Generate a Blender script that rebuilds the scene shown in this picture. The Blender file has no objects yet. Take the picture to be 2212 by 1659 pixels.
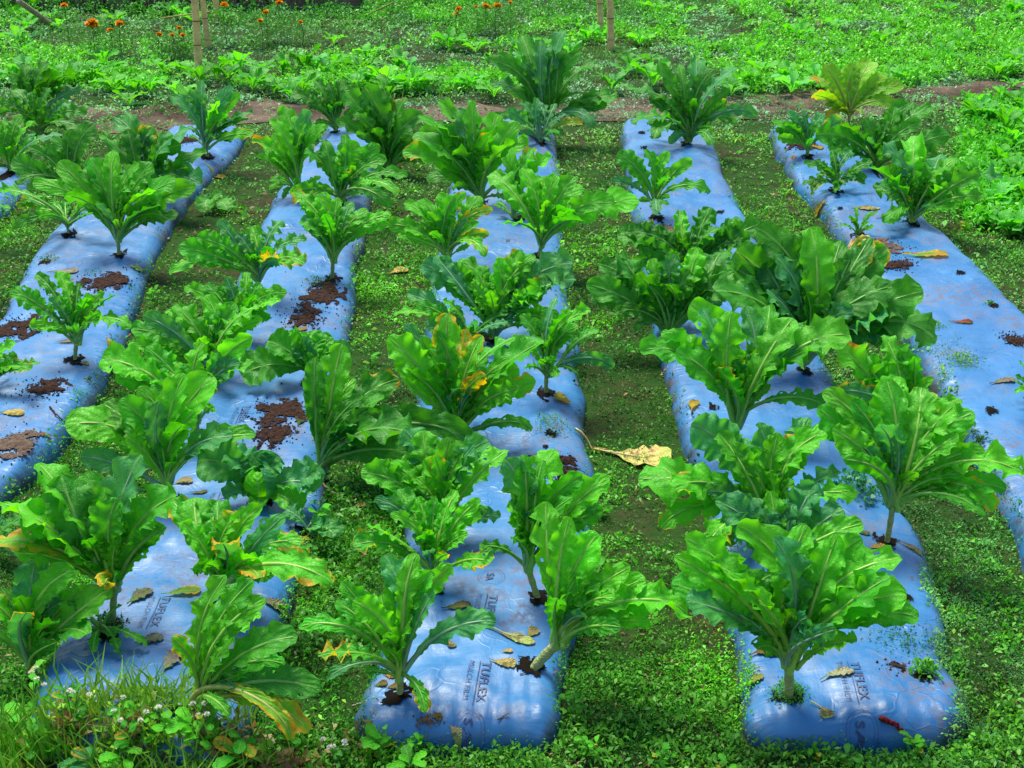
import bpy, math, random
import numpy as np
from mathutils import Vector, noise as mnoise
R_ = math.radians
random.seed(7)
RNG = np.random.default_rng(7)
SC = bpy.context.scene
COL = SC.collection

# ------------------------------------------------------------------ camera
F = 2900.0; CX, CY = 1106.0, 829.5; HORIZON = -480.0; H = 3.1
TH = math.atan((CY - HORIZON) / F)
CAM = np.array([0.0, 0.0, H])
FWD = np.array([0, math.cos(TH), -math.sin(TH)]); UPV = np.array([0, math.sin(TH), math.cos(TH)])
cam = bpy.data.cameras.new('camera'); co = bpy.data.objects.new('camera', cam); COL.objects.link(co)
co.location = (0, 0, H); co.rotation_euler = (math.pi / 2 - TH, 0, 0)
cam.sensor_width = 36; cam.lens = 36 * F / 2212; cam.clip_end = 300; cam.clip_start = 0.05
SC.camera = co

# ------------------------------------------------------------------ world and sun
SUN_EL, SUN_AZ = R_(63), R_(-28)        # azimuth from +Y (beyond the field), negative = to the left
w = bpy.data.worlds.new("World"); SC.world = w; w.use_nodes = True
nt = w.node_tree; nt.nodes.clear()
sky = nt.nodes.new('ShaderNodeTexSky'); sky.sky_type = 'NISHITA'; sky.sun_disc = False
sky.sun_elevation = SUN_EL; sky.sun_rotation = SUN_AZ; sky.air_density = 1.6; sky.dust_density = 0.6; sky.ozone_density = 2.0
bg = nt.nodes.new('ShaderNodeBackground'); bg.inputs[1].default_value = 0.086
wo = nt.nodes.new('ShaderNodeOutputWorld')
nt.links.new(sky.outputs[0], bg.inputs[0]); nt.links.new(bg.outputs[0], wo.inputs[0])
sl = bpy.data.lights.new('sun', 'SUN'); sl.energy = 3.4; sl.angle = R_(24); sl.color = (1, 0.94, 0.74)
so = bpy.data.objects.new('sun', sl); COL.objects.link(so)
sd = Vector((math.sin(SUN_AZ) * math.cos(SUN_EL), math.cos(SUN_AZ) * math.cos(SUN_EL), math.sin(SUN_EL)))
so.rotation_euler = sd.to_track_quat('Z', 'Y').to_euler(); so.location = (0, 10, 20)
SC.view_settings.view_transform = 'Standard'; SC.view_settings.look = 'None'
SC.view_settings.exposure = 1.05; SC.view_settings.gamma = 1

# ------------------------------------------------------------------ pixel <-> world
def ray(px, py):
    d = FWD + np.array([1, 0, 0]) * (px - CX) / F + UPV * (CY - py) / F
    return d
def at_z(px, py, z=0.0):
    d = ray(px, py); t = (z - H) / d[2]; return CAM + d * t
def at_y(px, py, y):
    d = ray(px, py); return CAM + d * (y / d[1])
def ppm(p):                              # pixels per metre at a world point
    return F / float(np.dot(np.asarray(p) - CAM, FWD))
def proj(P):
    P = np.atleast_2d(P) - CAM; z = P @ FWD
    return CX + F * P[:, 0] / z, CY - F * (P @ UPV) / z

# ------------------------------------------------------------------ terrain
def nz(x, y, z=0.0): return mnoise.noise(Vector((x, y, z)))
_G = RNG.random((64, 64))
def vnoise(x, y):                        # vectorised value noise, 0..1
    x = np.asarray(x, float); y = np.asarray(y, float)
    xi = np.floor(x).astype(int); yi = np.floor(y).astype(int); fx = x - xi; fy = y - yi
    fx = fx * fx * (3 - 2 * fx); fy = fy * fy * (3 - 2 * fy)
    g = lambda a, b: _G[a % 64, b % 64]
    return (g(xi, yi) * (1 - fx) + g(xi + 1, yi) * fx) * (1 - fy) + (g(xi, yi + 1) * (1 - fx) + g(xi + 1, yi + 1) * fx) * fy
def fbm(x, y, o=4):
    s = 0; a = 0.5; t = 0
    for i in range(o):
        s = s + a * vnoise(np.asarray(x) * 2 ** i + 17.3 * i, np.asarray(y) * 2 ** i + 5.1 * i); t += a; a *= 0.5
    return s / t
BH = 0.125
BEDS = {   # name: (left edge, right edge) as (y, x) pixels on the photograph, unprojected to the ground
 'A': ([(285, 365), (300, 350), (400, 232), (470, 157), (520, 105), (600, 50), (680, 5), (800, -90), (1000, -250), (1300, -480)],
       [(285, 520), (300, 532), (345, 500), (400, 440), (480, 376), (570, 334), (660, 304), (770, 254), (880, 197), (980, 134), (1060, 52), (1100, 0), (1200, -110), (1300, -220)]),
 'Z': ([(375, -150), (480, -290), (700, -560)], [(375, 64), (400, 66), (430, 45), (470, 5), (560, -110), (700, -290)]),
 'B': ([(280, 712), (300, 700), (400, 612), (490, 560), (620, 512), (700, 495), (850, 440), (1057, 332), (1250, 205), (1425, 112), (1480, 85), (1660, 30)],
       [(280, 800), (300, 815), (360, 817), (440, 805), (550, 778), (620, 768), (700, 762), (780, 748), (900, 718), (1000, 700), (1090, 692), (1180, 668), (1300, 640), (1400, 612), (1500, 575), (1660, 530)]),
 'C': ([(268, 1085), (300, 1050), (380, 985), (440, 965), (600, 930), (700, 918), (850, 902), (1000, 885), (1200, 862), (1350, 838), (1440, 808), (1560, 772), (1610, 775)],
       [(268, 1180), (290, 1203), (400, 1213), (500, 1219), (600, 1227), (700, 1238), (850, 1256), (950, 1271), (1050, 1279), (1150, 1282), (1250, 1268), (1350, 1247), (1430, 1228), (1500, 1216), (1610, 1205)]),
 'D': ([(268, 1350), (300, 1337), (400, 1350), (500, 1374), (650, 1402), (740, 1415), (850, 1450), (900, 1463), (1000, 1490), (1150, 1530), (1314, 1563), (1408, 1587), (1526, 1592), (1590, 1602), (1615, 1630)],
       [(268, 1470), (300, 1532), (340, 1552), (400, 1575), (480, 1614), (560, 1660), (700, 1730), (900, 1835), (1100, 1948), (1140, 1970), (1207, 2007), (1294, 2022), (1391, 2054), (1440, 2040), (1526, 2091), (1583, 2094), (1615, 2060)]),
 'E': ([(272, 1690), (290, 1660), (340, 1680), (400, 1720), (470, 1772), (520, 1812), (600, 1870), (800, 1998), (900, 2055), (990, 2098), (1130, 2188), (1240, 2225), (1450, 2330)],
       [(272, 1770), (300, 1828), (340, 1868), (420, 1936), (480, 1995), (540, 2062), (620, 2142), (690, 2215), (800, 2332), (1000, 2520), (1200, 2690), (1450, 2900)]),
}
BT = {}
for k, (l, r) in BEDS.items():
    L = np.array([at_z(x, y, 0.03)[:2] for y, x in l]); Rr = np.array([at_z(x, y, 0.03)[:2] for y, x in r])
    L = L[np.argsort(L[:, 1])]; Rr = Rr[np.argsort(Rr[:, 1])]
    BT[k] = (L, Rr, min(L[0, 1], Rr[0, 1]), max(L[-1, 1], Rr[-1, 1]))
def bed_uv(k, x, y):
    L, Rr, y0, y1 = BT[k]
    xl = np.interp(y, L[:, 1], L[:, 0]); xr = np.interp(y, Rr[:, 1], Rr[:, 0])
    return (x - xl) / (xr - xl), np.minimum(y - y0, y1 - y), xr - xl
def bed_z(k, x, y):
    u, e, wd = bed_uv(k, x, y)
    s = np.clip(np.abs(2 * u - 1), 0, 1)
    p = np.sqrt(np.clip(1 - s ** 6.5, 0, 1))
    q = np.clip(e / 0.13, 0, 1); q = np.sqrt(np.clip(1 - (1 - q) ** 2.4, 0, 1))
    lump = 1 + 0.38 * (fbm(x * 2.1 + 3, y * 1.3, 3) - 0.5)
    lump = lump - .30 * np.clip(fbm(x * 1.7 + 31, y * 2.6 + ord(k), 2) - .55, 0, 1)
    z = BH * p * q * lump
    z = z + 0.016 * p * q * (fbm(x * 9, y * 7 + 9, 3) - 0.5) * 2
    return np.where((u > 0) & (u < 1) & (e > 0), z, -1.0)
def ground_z(x, y): return 0.035 * (fbm(np.asarray(x) * 1.7, np.asarray(y) * 1.7, 4) - 0.5) + 0.0
def in_bed_k(k, x, y):
    u, e, wd = bed_uv(k, x, y); return (u > 0) & (u < 1) & (e > 0)
def in_bed(x, y, m=0.0):
    r = np.zeros(np.shape(x), bool)
    for k in BT:
        u, e, wd = bed_uv(k, x, y); r |= (u > m) & (u < 1 - m) & (e > 0)
    return r
def height(x, y):
    z = ground_z(x, y)
    for k in BT: z = np.maximum(z, bed_z(k, x, y))
    return z
def hit(px, py):                         # where a pixel's line meets the terrain
    z = 0.1
    for i in range(12):
        p = at_z(px, py, z); z = 0.5 * z + 0.5 * float(height(p[0], p[1]))
    p = at_z(px, py, z); p[2] = float(height(p[0], p[1])); return p

# ------------------------------------------------------------------ object helpers
def obj(name, me, mat=None, parent=None, loc=None):
    o = bpy.data.objects.new(name, me); COL.objects.link(o)
    if mat is not None:
        for m in (mat if isinstance(mat, (list, tuple)) else [mat]): me.materials.append(m)
    if parent is not None: o.parent = parent
    if loc is not None: o.location = loc
    return o
def tag(o, label=None, cat=None, group=None, kind=None):
    if label: o['label'] = label
    if cat: o['category'] = cat
    if group: o['group'] = group
    if kind: o['kind'] = kind
    return o
def thing(name, label, cat, loc, group=None):
    o = bpy.data.objects.new(name, None); COL.objects.link(o); o.location = loc; o.empty_display_size = 0.05
    return tag(o, label, cat, group)
def mesh(name, v, f, uv=None, col=None, smooth=True):
    """v (n,3) array, f (m,4) or (m,3) int array or list of lists"""
    me = bpy.data.meshes.new(name); v = np.asarray(v, np.float32)
    if isinstance(f, np.ndarray):
        m, k = f.shape
        me.vertices.add(len(v)); me.vertices.foreach_set('co', v.ravel())
        me.loops.add(m * k); me.loops.foreach_set('vertex_index', f.astype(np.int32).ravel())
        me.polygons.add(m); me.polygons.foreach_set('loop_start', np.arange(0, m * k, k, dtype=np.int32))
        me.polygons.foreach_set('loop_total', np.full(m, k, np.int32))
        if smooth: me.polygons.foreach_set('use_smooth', np.ones(m, bool))
        me.update(calc_edges=True)
    else:
        me.from_pydata([tuple(map(float, q)) for q in v], [], f)
        if smooth:
            for p in me.polygons: p.use_smooth = True
    if uv is not None:
        ul = me.uv_layers.new(name='UVMap'); idx = np.empty(len(me.loops), np.int32); me.loops.foreach_get('vertex_index', idx)
        ul.data.foreach_set('uv', np.asarray(uv, np.float32)[idx].ravel())
    if col is not None:
        ca = me.color_attributes.new('tint', 'FLOAT_COLOR', 'POINT')
        c = np.ones((len(v), 4), np.float32); c[:, :3] = col; ca.data.foreach_set('color', c.ravel())
    me.validate()
    return me
def grid_faces(ny, nx, close=False):
    i = np.arange(ny)[:, None]; j = np.arange(nx)[None, :]
    w_ = nx if close else nx + 1
    a = i * w_ + j; b = i * w_ + (j + 1) % w_; c = (i + 1) * w_ + (j + 1) % w_; d = (i + 1) * w_ + j
    return np.stack([a, b, c, d], -1).reshape(-1, 4)
def tube_arr(path, rad, n=8, cap=True):
    path = np.asarray(path, float); m = len(path)
    tg = np.gradient(path, axis=0); tg /= np.linalg.norm(tg, axis=1)[:, None] + 1e-9
    ref = np.array([0.3, -0.9, 0.25]); a = np.cross(tg, ref); a /= np.linalg.norm(a, axis=1)[:, None] + 1e-9
    b = np.cross(tg, a); th = np.linspace(0, 2 * np.pi, n, endpoint=False)
    rad = np.broadcast_to(rad, (m,))
    v = path[:, None] + rad[:, None, None] * (np.cos(th)[None, :, None] * a[:, None] + np.sin(th)[None, :, None] * b[:, None])
    v = v.reshape(-1, 3); f = grid_faces(m - 1, n, True)
    if cap:
        v = np.vstack([v, path[0], path[-1]]); i0 = m * n; 
        j = np.arange(n)
        f = np.vstack([f, np.stack([(j + 1) % n, j, np.full(n, i0), np.full(n, i0)], -1)[:, [0, 1, 2, 2]],
                       np.stack([(m - 1) * n + j, (m - 1) * n + (j + 1) % n, np.full(n, i0 + 1), np.full(n, i0 + 1)], -1)])
        # last two sets are degenerate quads; turned into triangles below
    return v, f
def clean(f): return [list(dict.fromkeys(map(int, q))) for q in f]
def tube(name, path, rad, n=8, col=None):
    v, f = tube_arr(path, rad, n); return mesh(name, v, clean(f))
def join(parts):
    vs, fs, n = [], [], 0
    for v, f in parts:
        vs.append(v); fs += [[i + n for i in q] for q in (clean(f) if isinstance(f, np.ndarray) else f)]; n += len(v)
    return np.vstack(vs), fs

# ------------------------------------------------------------------ material helpers
class NB:
    def __init__(s, name):
        s.m = bpy.data.materials.new(name); s.m.use_nodes = True; s.t = s.m.node_tree; s.t.nodes.clear()
        s.out = s.n('ShaderNodeOutputMaterial')
    def n(s, typ, **kw):
        o = s.t.nodes.new(typ)
        for k, v in kw.items(): setattr(o, k, v)
        return o
    def l(s, a, b): s.t.links.new(a, b)
    def set(s, sock, v):
        if hasattr(v, 'is_linked') or isinstance(v, bpy.types.NodeSocket): s.l(v, sock)
        elif isinstance(v, (tuple, list)) and len(v) == 3 and sock.type == 'RGBA': sock.default_value = (*v, 1)
        else: sock.default_value = v
    def math(s, op, a, b=0.0, c=None, clamp=False):
        o = s.n('ShaderNodeMath', operation=op, use_clamp=clamp); s.set(o.inputs[0], a); s.set(o.inputs[1], b)
        if c is not None: s.set(o.inputs[2], c)
        return o.outputs[0]
    def mix(s, f, a, b, blend='MIX'):
        o = s.n('ShaderNodeMix', data_type='RGBA', blend_type=blend); s.set(o.inputs[0], f); s.set(o.inputs[6], a); s.set(o.inputs[7], b); return o.outputs[2]
    def noise(s, scale, detail=4, rough=.55, vec=None, w=None):
        o = s.n('ShaderNodeTexNoise'); o.inputs['Scale'].default_value = scale; o.inputs['Detail'].default_value = detail; o.inputs['Roughness'].default_value = rough
        if vec is not None: s.l(vec, o.inputs['Vector'])
        return o.outputs[0]
    def ramp(s, f, a, b, lo=0.0, hi=1.0):
        o = s.n('ShaderNodeMapRange', interpolation_type='SMOOTHSTEP'); s.set(o.inputs[0], f); s.set(o.inputs[1], a); s.set(o.inputs[2], b); s.set(o.inputs[3], lo); s.set(o.inputs[4], hi); return o.outputs[0]
    def bsdf(s, col, rough=.5, spec=.5, normal=None, trans=None, tcol=None):
        p = s.n('ShaderNodeBsdfPrincipled'); s.set(p.inputs['Base Color'], col); s.set(p.inputs['Roughness'], rough); s.set(p.inputs['Specular IOR Level'], spec)
        if normal is not None: s.l(normal, p.inputs['Normal'])
        if trans:
            t = s.n('ShaderNodeBsdfTranslucent'); s.set(t.inputs[0], tcol if tcol is not None else col)
            mx = s.n('ShaderNodeMixShader'); mx.inputs[0].default_value = trans; s.l(p.outputs[0], mx.inputs[1]); s.l(t.outputs[0], mx.inputs[2]); s.l(mx.outputs[0], s.out.inputs[0])
        else: s.l(p.outputs[0], s.out.inputs[0])
        return p
    def bump(s, h, strength=.3, dist=.01):
        o = s.n('ShaderNodeBump'); o.inputs['Strength'].default_value = strength; o.inputs['Distance'].default_value = dist; s.l(h, o.inputs['Height']); return o.outputs[0]
def geo_pos(b): return b.n('ShaderNodeNewGeometry').outputs['Position']

def mat_leaf(name, nveins=9.0, dry=False):
    b = NB(name); uv = b.n('ShaderNodeUVMap').outputs[0]
    sp = b.n('ShaderNodeSeparateXYZ'); b.l(uv, sp.inputs[0]); U, V = sp.outputs[0], sp.outputs[1]
    oi = b.n('ShaderNodeObjectInfo'); tc = b.n('ShaderNodeTexCoord').outputs['Object']
    u = b.math('ABSOLUTE', b.math('MULTIPLY_ADD', U, 2.0, -1.0))
    wob = b.math('MULTIPLY', b.noise(14, 2, .5, tc), 0.10)
    ph = b.math('MULTIPLY', b.math('ADD', b.math('SUBTRACT', V, b.math('MULTIPLY', u, 0.26)), wob), nveins)
    fr = b.math('ABSOLUTE', b.math('SUBTRACT', b.math('FRACT', ph), 0.5))      # 0.5 at a vein
    vein = b.math('MULTIPLY', b.ramp(fr, .435, .49), b.ramp(u, .95, .3, .35, 1))
    # secondary net
    vo = b.n('ShaderNodeTexVoronoi', feature='DISTANCE_TO_EDGE'); vo.inputs['Scale'].default_value = 62; b.l(tc, vo.inputs['Vector'])
    net = b.ramp(vo.outputs[0], .10, .0)
    mid = b.math('MAXIMUM', b.ramp(u, .10, .05), 0.0)
    big = b.noise(7, 3, .6, tc); fine = b.noise(60, 3, .6, tc)
    base = b.mix(b.ramp(big, .35, .68), oi.outputs['Color'], b.mix(0.4, oi.outputs['Color'], (0.12, 0.52, 0.003)))
    base = b.mix(b.ramp(fine, .45, .75, 0, .35), base, b.mix(1.0, base, (0.45, .55, .5), 'MULTIPLY'))
    if not dry:
        base = b.mix(b.math('MULTIPLY', net, .22), base, (0.09, .42, .03))
        base = b.mix(b.math('MULTIPLY', vein, .36), base, (0.15, .50, .06))
        base = b.mix(b.math('MULTIPLY', mid, .6), base, (0.24, .54, .12))
        al = oi.outputs['Alpha']                                                # 1 - how far the leaf has yellowed
        ye = b.math('SUBTRACT', 1.0, al)
        f = b.math('ADD', b.math('ADD', b.math('MULTIPLY', u, .45), b.math('MULTIPLY', V, .45)), b.math('MULTIPLY', b.noise(9, 4, .65, tc), 1.0))
        thr = b.math('SUBTRACT', 1.62, b.math('MULTIPLY', ye, 1.15))
        m = b.ramp(b.math('SUBTRACT', f, thr), -.06, .10)
        m = b.math('MULTIPLY', m, b.math('GREATER_THAN', ye, .01))
        yc = b.mix(b.ramp(b.noise(16, 3, .6, tc), .4, .66), (0.62, .46, .008), (0.66, .24, .006))
        base = b.mix(m, base, yc)
        brn = b.ramp(b.math('SUBTRACT', f, b.math('ADD', thr, .30)), 0, .08); brn = b.math('MULTIPLY', brn, b.math('GREATER_THAN', ye, .01))
        base = b.mix(b.math('MULTIPLY', brn, .6), base, (0.30, .14, .03))
        back = b.n('ShaderNodeNewGeometry').outputs['Backfacing']
        base = b.mix(b.math('MULTIPLY', back, .22), base, (0.09, .36, .07))
    else:
        base = b.mix(b.math('MULTIPLY', vein, .5), base, b.mix(1, oi.outputs['Color'], (1.5, 1.4, 1.3), 'MULTIPLY'))
        base = b.mix(b.ramp(b.noise(22, 4, .7, tc), .5, .62, 0, .75), base, b.mix(1, oi.outputs['Color'], (.28, .22, .2), 'MULTIPLY'))
    pil = b.ramp(fr, .5, .05)                                                  # blade puffed between veins
    h = b.math('ADD', b.math('ADD', b.math('MULTIPLY', pil, .6), b.math('MULTIPLY', net, -.35)), b.math('MULTIPLY', fine, .45))
    h = b.math('ADD', h, b.math('MULTIPLY', b.noise(26, 2, .5, tc), .8))
    nrm = b.bump(h, .55 if not dry else .8, .006)
    tcol = b.mix(1.0, base, (2.0, 1.6, .4), 'MULTIPLY')
    b.bsdf(base, b.ramp(fine, .3, .7,   .40, .56) if not dry else .85, .30 if not dry else .2, nrm, .40 if not dry else .1, tcol)
    return b.m
def mat_simple(name, col, rough=.6, spec=.3, var=.35, scale=30, bump=.3, trans=None, objcol=False, dist=.004):
    b = NB(name); tc = b.n('ShaderNodeTexCoord').outputs['Object']
    c = b.n('ShaderNodeObjectInfo').outputs['Color'] if objcol else col
    n1 = b.noise(scale, 5, .6, tc)
    cc = b.mix(b.ramp(n1, .3, .7, 0, var), c, b.mix(1, c, (.35, .38, .35), 'MULTIPLY') if objcol else tuple(x * .4 for x in col))
    b.bsdf(cc, rough, spec, b.bump(n1, bump, dist), trans); return b.m
def mat_tint(name, rough=.5, spec=.35, trans=.25):
    b = NB(name); a = b.n('ShaderNodeAttribute', attribute_name='tint').outputs['Color']
    b.bsdf(a, rough, spec, None, trans, b.mix(1, a, (1.4, 1.3, .6), 'MULTIPLY')); return b.m
M = {}
M['leaf'] = mat_leaf('leaf_blade'); M['cabbage'] = mat_leaf('cabbage_blade', 7.0); M['dry'] = mat_leaf('dry_leaf_blade', 8, True)
def mat_stalk():
    b = NB('pale_stalk'); tc = b.n('ShaderNodeTexCoord').outputs['Object']; c = b.n('ShaderNodeObjectInfo').outputs['Color']
    n1 = b.noise(40, 3, .6, tc); b.bsdf(b.mix(b.ramp(n1, .3, .7, 0, .5), c, b.mix(1, c, (.55, .7, .4), 'MULTIPLY')), .38, .45, b.bump(n1, .15, .002), .15); return b.m
M['stalk'] = mat_stalk()
def mat_stem():
    b = NB('ringed_stem'); tc = b.n('ShaderNodeTexCoord').outputs['Object']
    sp = b.n('ShaderNodeSeparateXYZ'); b.l(tc, sp.inputs[0])
    z = b.math('ADD', b.math('MULTIPLY', sp.outputs[2], 75), b.math('MULTIPLY', b.noise(45, 2, .5, tc), 2.2))
    ring = b.ramp(b.math('ABSOLUTE', b.math('SUBTRACT', b.math('FRACT', z), .5)), .3, .45)
    c = b.mix(b.ramp(b.noise(30, 4, .6, tc), .35, .7), (0.17, .27, .07), (0.30, .33, .13))
    c = b.mix(b.math('MULTIPLY', ring, .65), c, (0.42, .40, .22))
    b.bsdf(c, .6, .3, b.bump(ring, .6, .004)); return b.m
M['stem'] = mat_stem()
def mat_film():
    b = NB('mulch_film'); pos = geo_pos(b); oi = b.n('ShaderNodeObjectInfo')
    mp = b.n('ShaderNodeMapping'); mp.inputs['Scale'].default_value = (1, .35, 1); b.l(pos, mp.inputs[0])
    soft = b.noise(2.3, 3, .5, pos); cr = b.noise(9, 5, .6, mp.outputs[0]); fine = b.noise(38, 4, .6, pos)
    col = b.mix(b.ramp(soft, .3, .7), (0.014, .115, .325), (0.032, .165, .41))
    # dust and mud film
    d = b.noise(3.1, 6, .68, pos); dm = b.ramp(d, .55, .72, 0, .55)
    col = b.mix(dm, col, (0.12, .14, .20))
    sp = b.noise(46, 6, .75, pos); sm = b.math('MULTIPLY', b.ramp(sp, .66, .70), b.ramp(b.noise(2.2, 3, .5, pos), .42, .62))
    col = b.mix(b.math('MULTIPLY', sm, .85), col, (0.055, .03, .02))
    vor = b.n('ShaderNodeTexVoronoi'); vor.inputs['Scale'].default_value = 16; b.l(pos, vor.inputs['Vector'])
    spk = b.math('MULTIPLY', b.ramp(vor.outputs[0], .10, .06), b.ramp(b.noise(5, 2, .5, pos), .5, .58))
    col = b.mix(b.math('MULTIPLY', spk, .8), col, (0.05, .03, .022))
    # stretched folds running to the edges
    wv = b.n('ShaderNodeTexNoise'); wv.inputs['Scale'].default_value = 14; wv.inputs['Detail'].default_value = 4
    mp2 = b.n('ShaderNodeMapping'); mp2.inputs['Scale'].default_value = (.25, 1.6, .6); mp2.inputs['Rotation'].default_value = (0, 0, .3); b.l(pos, mp2.inputs[0]); b.l(mp2.outputs[0], wv.inputs['Vector'])
    uvn = b.n('ShaderNodeUVMap').outputs[0]; su = b.n('ShaderNodeSeparateXYZ'); b.l(uvn, su.inputs[0])
    eu = b.math('ABSOLUTE', b.math('MULTIPLY_ADD', su.outputs[0], 2.0, -1.0))
    mp3 = b.n('ShaderNodeMapping'); mp3.inputs['Scale'].default_value = (3.0, 22, 1); b.l(uvn, mp3.inputs[0])
    pl = b.n('ShaderNodeTexNoise'); pl.inputs['Scale'].default_value = 1.0; pl.inputs['Detail'].default_value = 3; b.l(mp3.outputs[0], pl.inputs['Vector'])
    edg = b.ramp(eu, .62, .95); pleat = b.math('MULTIPLY', pl.outputs[0], b.math('ADD', b.math('MULTIPLY', edg, 2.2), .18))
    # mud dragged along the rims
    rim = b.math('MULTIPLY', b.ramp(eu, .86, .99), b.ramp(b.noise(4.5, 5, .7, pos), .42, .60)); col = b.mix(b.math('MULTIPLY', rim, .85), col, (0.04, .035, .03))
    smear = b.math('MULTIPLY', b.ramp(b.noise(1.35, 6, .72, pos), .49, .62), b.ramp(b.noise(24, 4, .7, pos), .40, .62))
    col = b.mix(b.math('MULTIPLY', smear, .6), col, (0.13, .085, .075))
    h = b.math('ADD', b.math('MULTIPLY', cr, 1.0), b.math('ADD', b.math('MULTIPLY', wv.outputs[0], .3), b.math('MULTIPLY', fine, .12))); h = b.math('ADD', h, pleat)
    cv = b.n('ShaderNodeTexVoronoi', feature='DISTANCE_TO_EDGE'); cv.inputs['Scale'].default_value = 5.5
    dn_ = b.n('ShaderNodeTexNoise'); dn_.inputs['Scale'].default_value = 3.5; b.l(pos, dn_.inputs['Vector'])
    va = b.n('ShaderNodeVectorMath', operation='MULTIPLY_ADD'); b.l(dn_.outputs['Color'], va.inputs[0]); va.inputs[1].default_value = (.6, .6, .3); b.l(pos, va.inputs[2]); b.l(va.outputs[0], cv.inputs['Vector'])
    crease = b.math('MULTIPLY', b.ramp(cv.outputs[0], .05, 0.0), b.ramp(b.noise(1.8, 2, .5, pos), .46, .6)); h = b.math('ADD', h, b.math('MULTIPLY', crease, .35))
    nrm = b.bump(h, .30, .02)
    rough = b.math('ADD', b.ramp(fine, .3, .7, .36, .50), b.math('MULTIPLY', b.math('MAXIMUM', b.math('MAXIMUM', dm, smear), sm), .4))
    p = b.bsdf(col, rough, .5, nrm)
    return b.m
M['film'] = mat_film()
M['ink'] = mat_simple('dark_print', (0.030, .055, .17), .5, .3, .6, 60, .05)
M['soil'] = mat_simple('dark_soil', (0.070, .036, .028), .95, .1, 1.0, 55, 1.0, dist=.03)
M['hole'] = mat_simple('hole_soil', (0.012, .009, .007), .95, .05, .6, 60, .9)
M['lightsoil'] = mat_simple('dry_soil', (0.17, .115, .09), .95, .1, .8, 40, .9, dist=.02)
M['tint'] = mat_tint('small_leaves'); M['tintdry'] = mat_tint('dry_litter', .9, .1, .1)
def mat_ground():
    b = NB('field_soil'); pos = geo_pos(b)
    n1 = b.noise(1.4, 6, .65, pos); n2 = b.noise(13, 6, .7, pos); n3 = b.noise(70, 4, .7, pos)
    c = b.mix(b.ramp(n2, .3, .7), (0.018, .012, .008), (0.075, .050, .032))
    c = b.mix(b.ramp(n3, .45, .7, 0, .7), c, (0.035, .080, .016))
    c = b.mix(b.ramp(n1, .32, .55, 0, .8), c, (0.016, .075, .008))
    h = b.math('ADD', n2, b.math('MULTIPLY', n3, .5))
    b.bsdf(c, .95, .12, b.bump(h, .9, .03)); return b.m
M['ground'] = mat_ground()
def mat_path():
    b = NB('path_soil'); pos = geo_pos(b)
    n1 = b.noise(1.3, 5, .6, pos); n2 = b.noise(14, 6, .7, pos); n3 = b.noise(60, 4, .7, pos)
    c = b.mix(b.ramp(n1, .38, .62), (0.175, .125, .100), (0.050, .032, .025))
    c = b.mix(b.ramp(n2, .45, .7, 0, .8), c, (0.085, .05, .045))
    c = b.mix(b.ramp(n3, .55, .75, 0, .5), c, (0.28, .23, .19))
    b.bsdf(c, .95, .12, b.bump(b.math('ADD', n2, b.math('MULTIPLY', n3, .5)), .9, .03)); return b.m
M['path'] = mat_path()

# ------------------------------------------------------------------ ground sheet and path
def build_ground():
    ys = np.concatenate([np.linspace(-6, 3.4, 12), np.arange(3.5, 22, .07), np.linspace(22.2, 120, 30)])
    xs = np.concatenate([np.linspace(-90, -9.2, 14), np.arange(-9, 9.01, .07), np.linspace(9.2, 90, 14)])
    X, Y = np.meshgrid(xs, ys); Z = ground_z(X, Y)
    dig = in_bed(X, Y, .12)
    Z = np.where(dig, Z - .04, Z)
    clod = fbm(X * 8, Y * 8, 3); Z = Z + np.where(dig, 0, .02 * (clod - .5))
    tag(obj('ground', mesh('ground', np.stack([X, Y, Z], -1).reshape(-1, 3), grid_faces(len(ys) - 1, len(xs) - 1)), M['ground']), kind='structure')
build_ground()
PATH = [(-200, 262, 24), (200, 250, 27), (560, 247, 29), (820, 245, 18), (1080, 241, 20), (1350, 236, 17), (1650, 231, 26), (1900, 219, 21), (2100, 201, 19), (2400, 172, 18)]
PW = []
for x, y, hw in PATH:
    a = at_z(x, y - hw, 0); b_ = at_z(x, y + hw, 0); PW.append((at_z(x, y, 0)[0], a[1], b_[1]))
PW = np.array(PW)
def in_path(x, y):
    hi = np.interp(x, PW[:, 0], PW[:, 1]); lo = np.interp(x, PW[:, 0], PW[:, 2]); mid = (hi + lo) / 2
    return np.abs(y - mid) / ((hi - lo) / 2) + .9 * (fbm(np.asarray(x) * 1.1 + 40, np.asarray(y) * 1.1, 3) - .5)
def build_path():
    xs = np.arange(PW[0, 0], PW[-1, 0], .08); v = []; n = 10
    hi = np.interp(xs, PW[:, 0], PW[:, 1]); lo = np.interp(xs, PW[:, 0], PW[:, 2])
    j1 = (fbm(xs * 1.6, xs * 0 + 3, 4) - .5) * 1.0; j2 = (fbm(xs * 1.6, xs * 0 + 30, 4) - .5) * 1.0
    hi = hi + j1; lo = lo + j2
    t = np.linspace(0, 1, n + 1)
    Y = lo[:, None] + (hi - lo)[:, None] * t; X = np.broadcast_to(xs[:, None], Y.shape)
    Z = ground_z(X, Y) + .02 * (fbm(X * 8, Y * 8, 3) - .5) + .008
    o = obj('path', mesh('path', np.stack([X, Y, Z], -1).reshape(-1, 3), grid_faces(len(xs) - 1, n)[:, ::-1]), M['path']); tag(o, kind='structure')
build_path()

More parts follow.
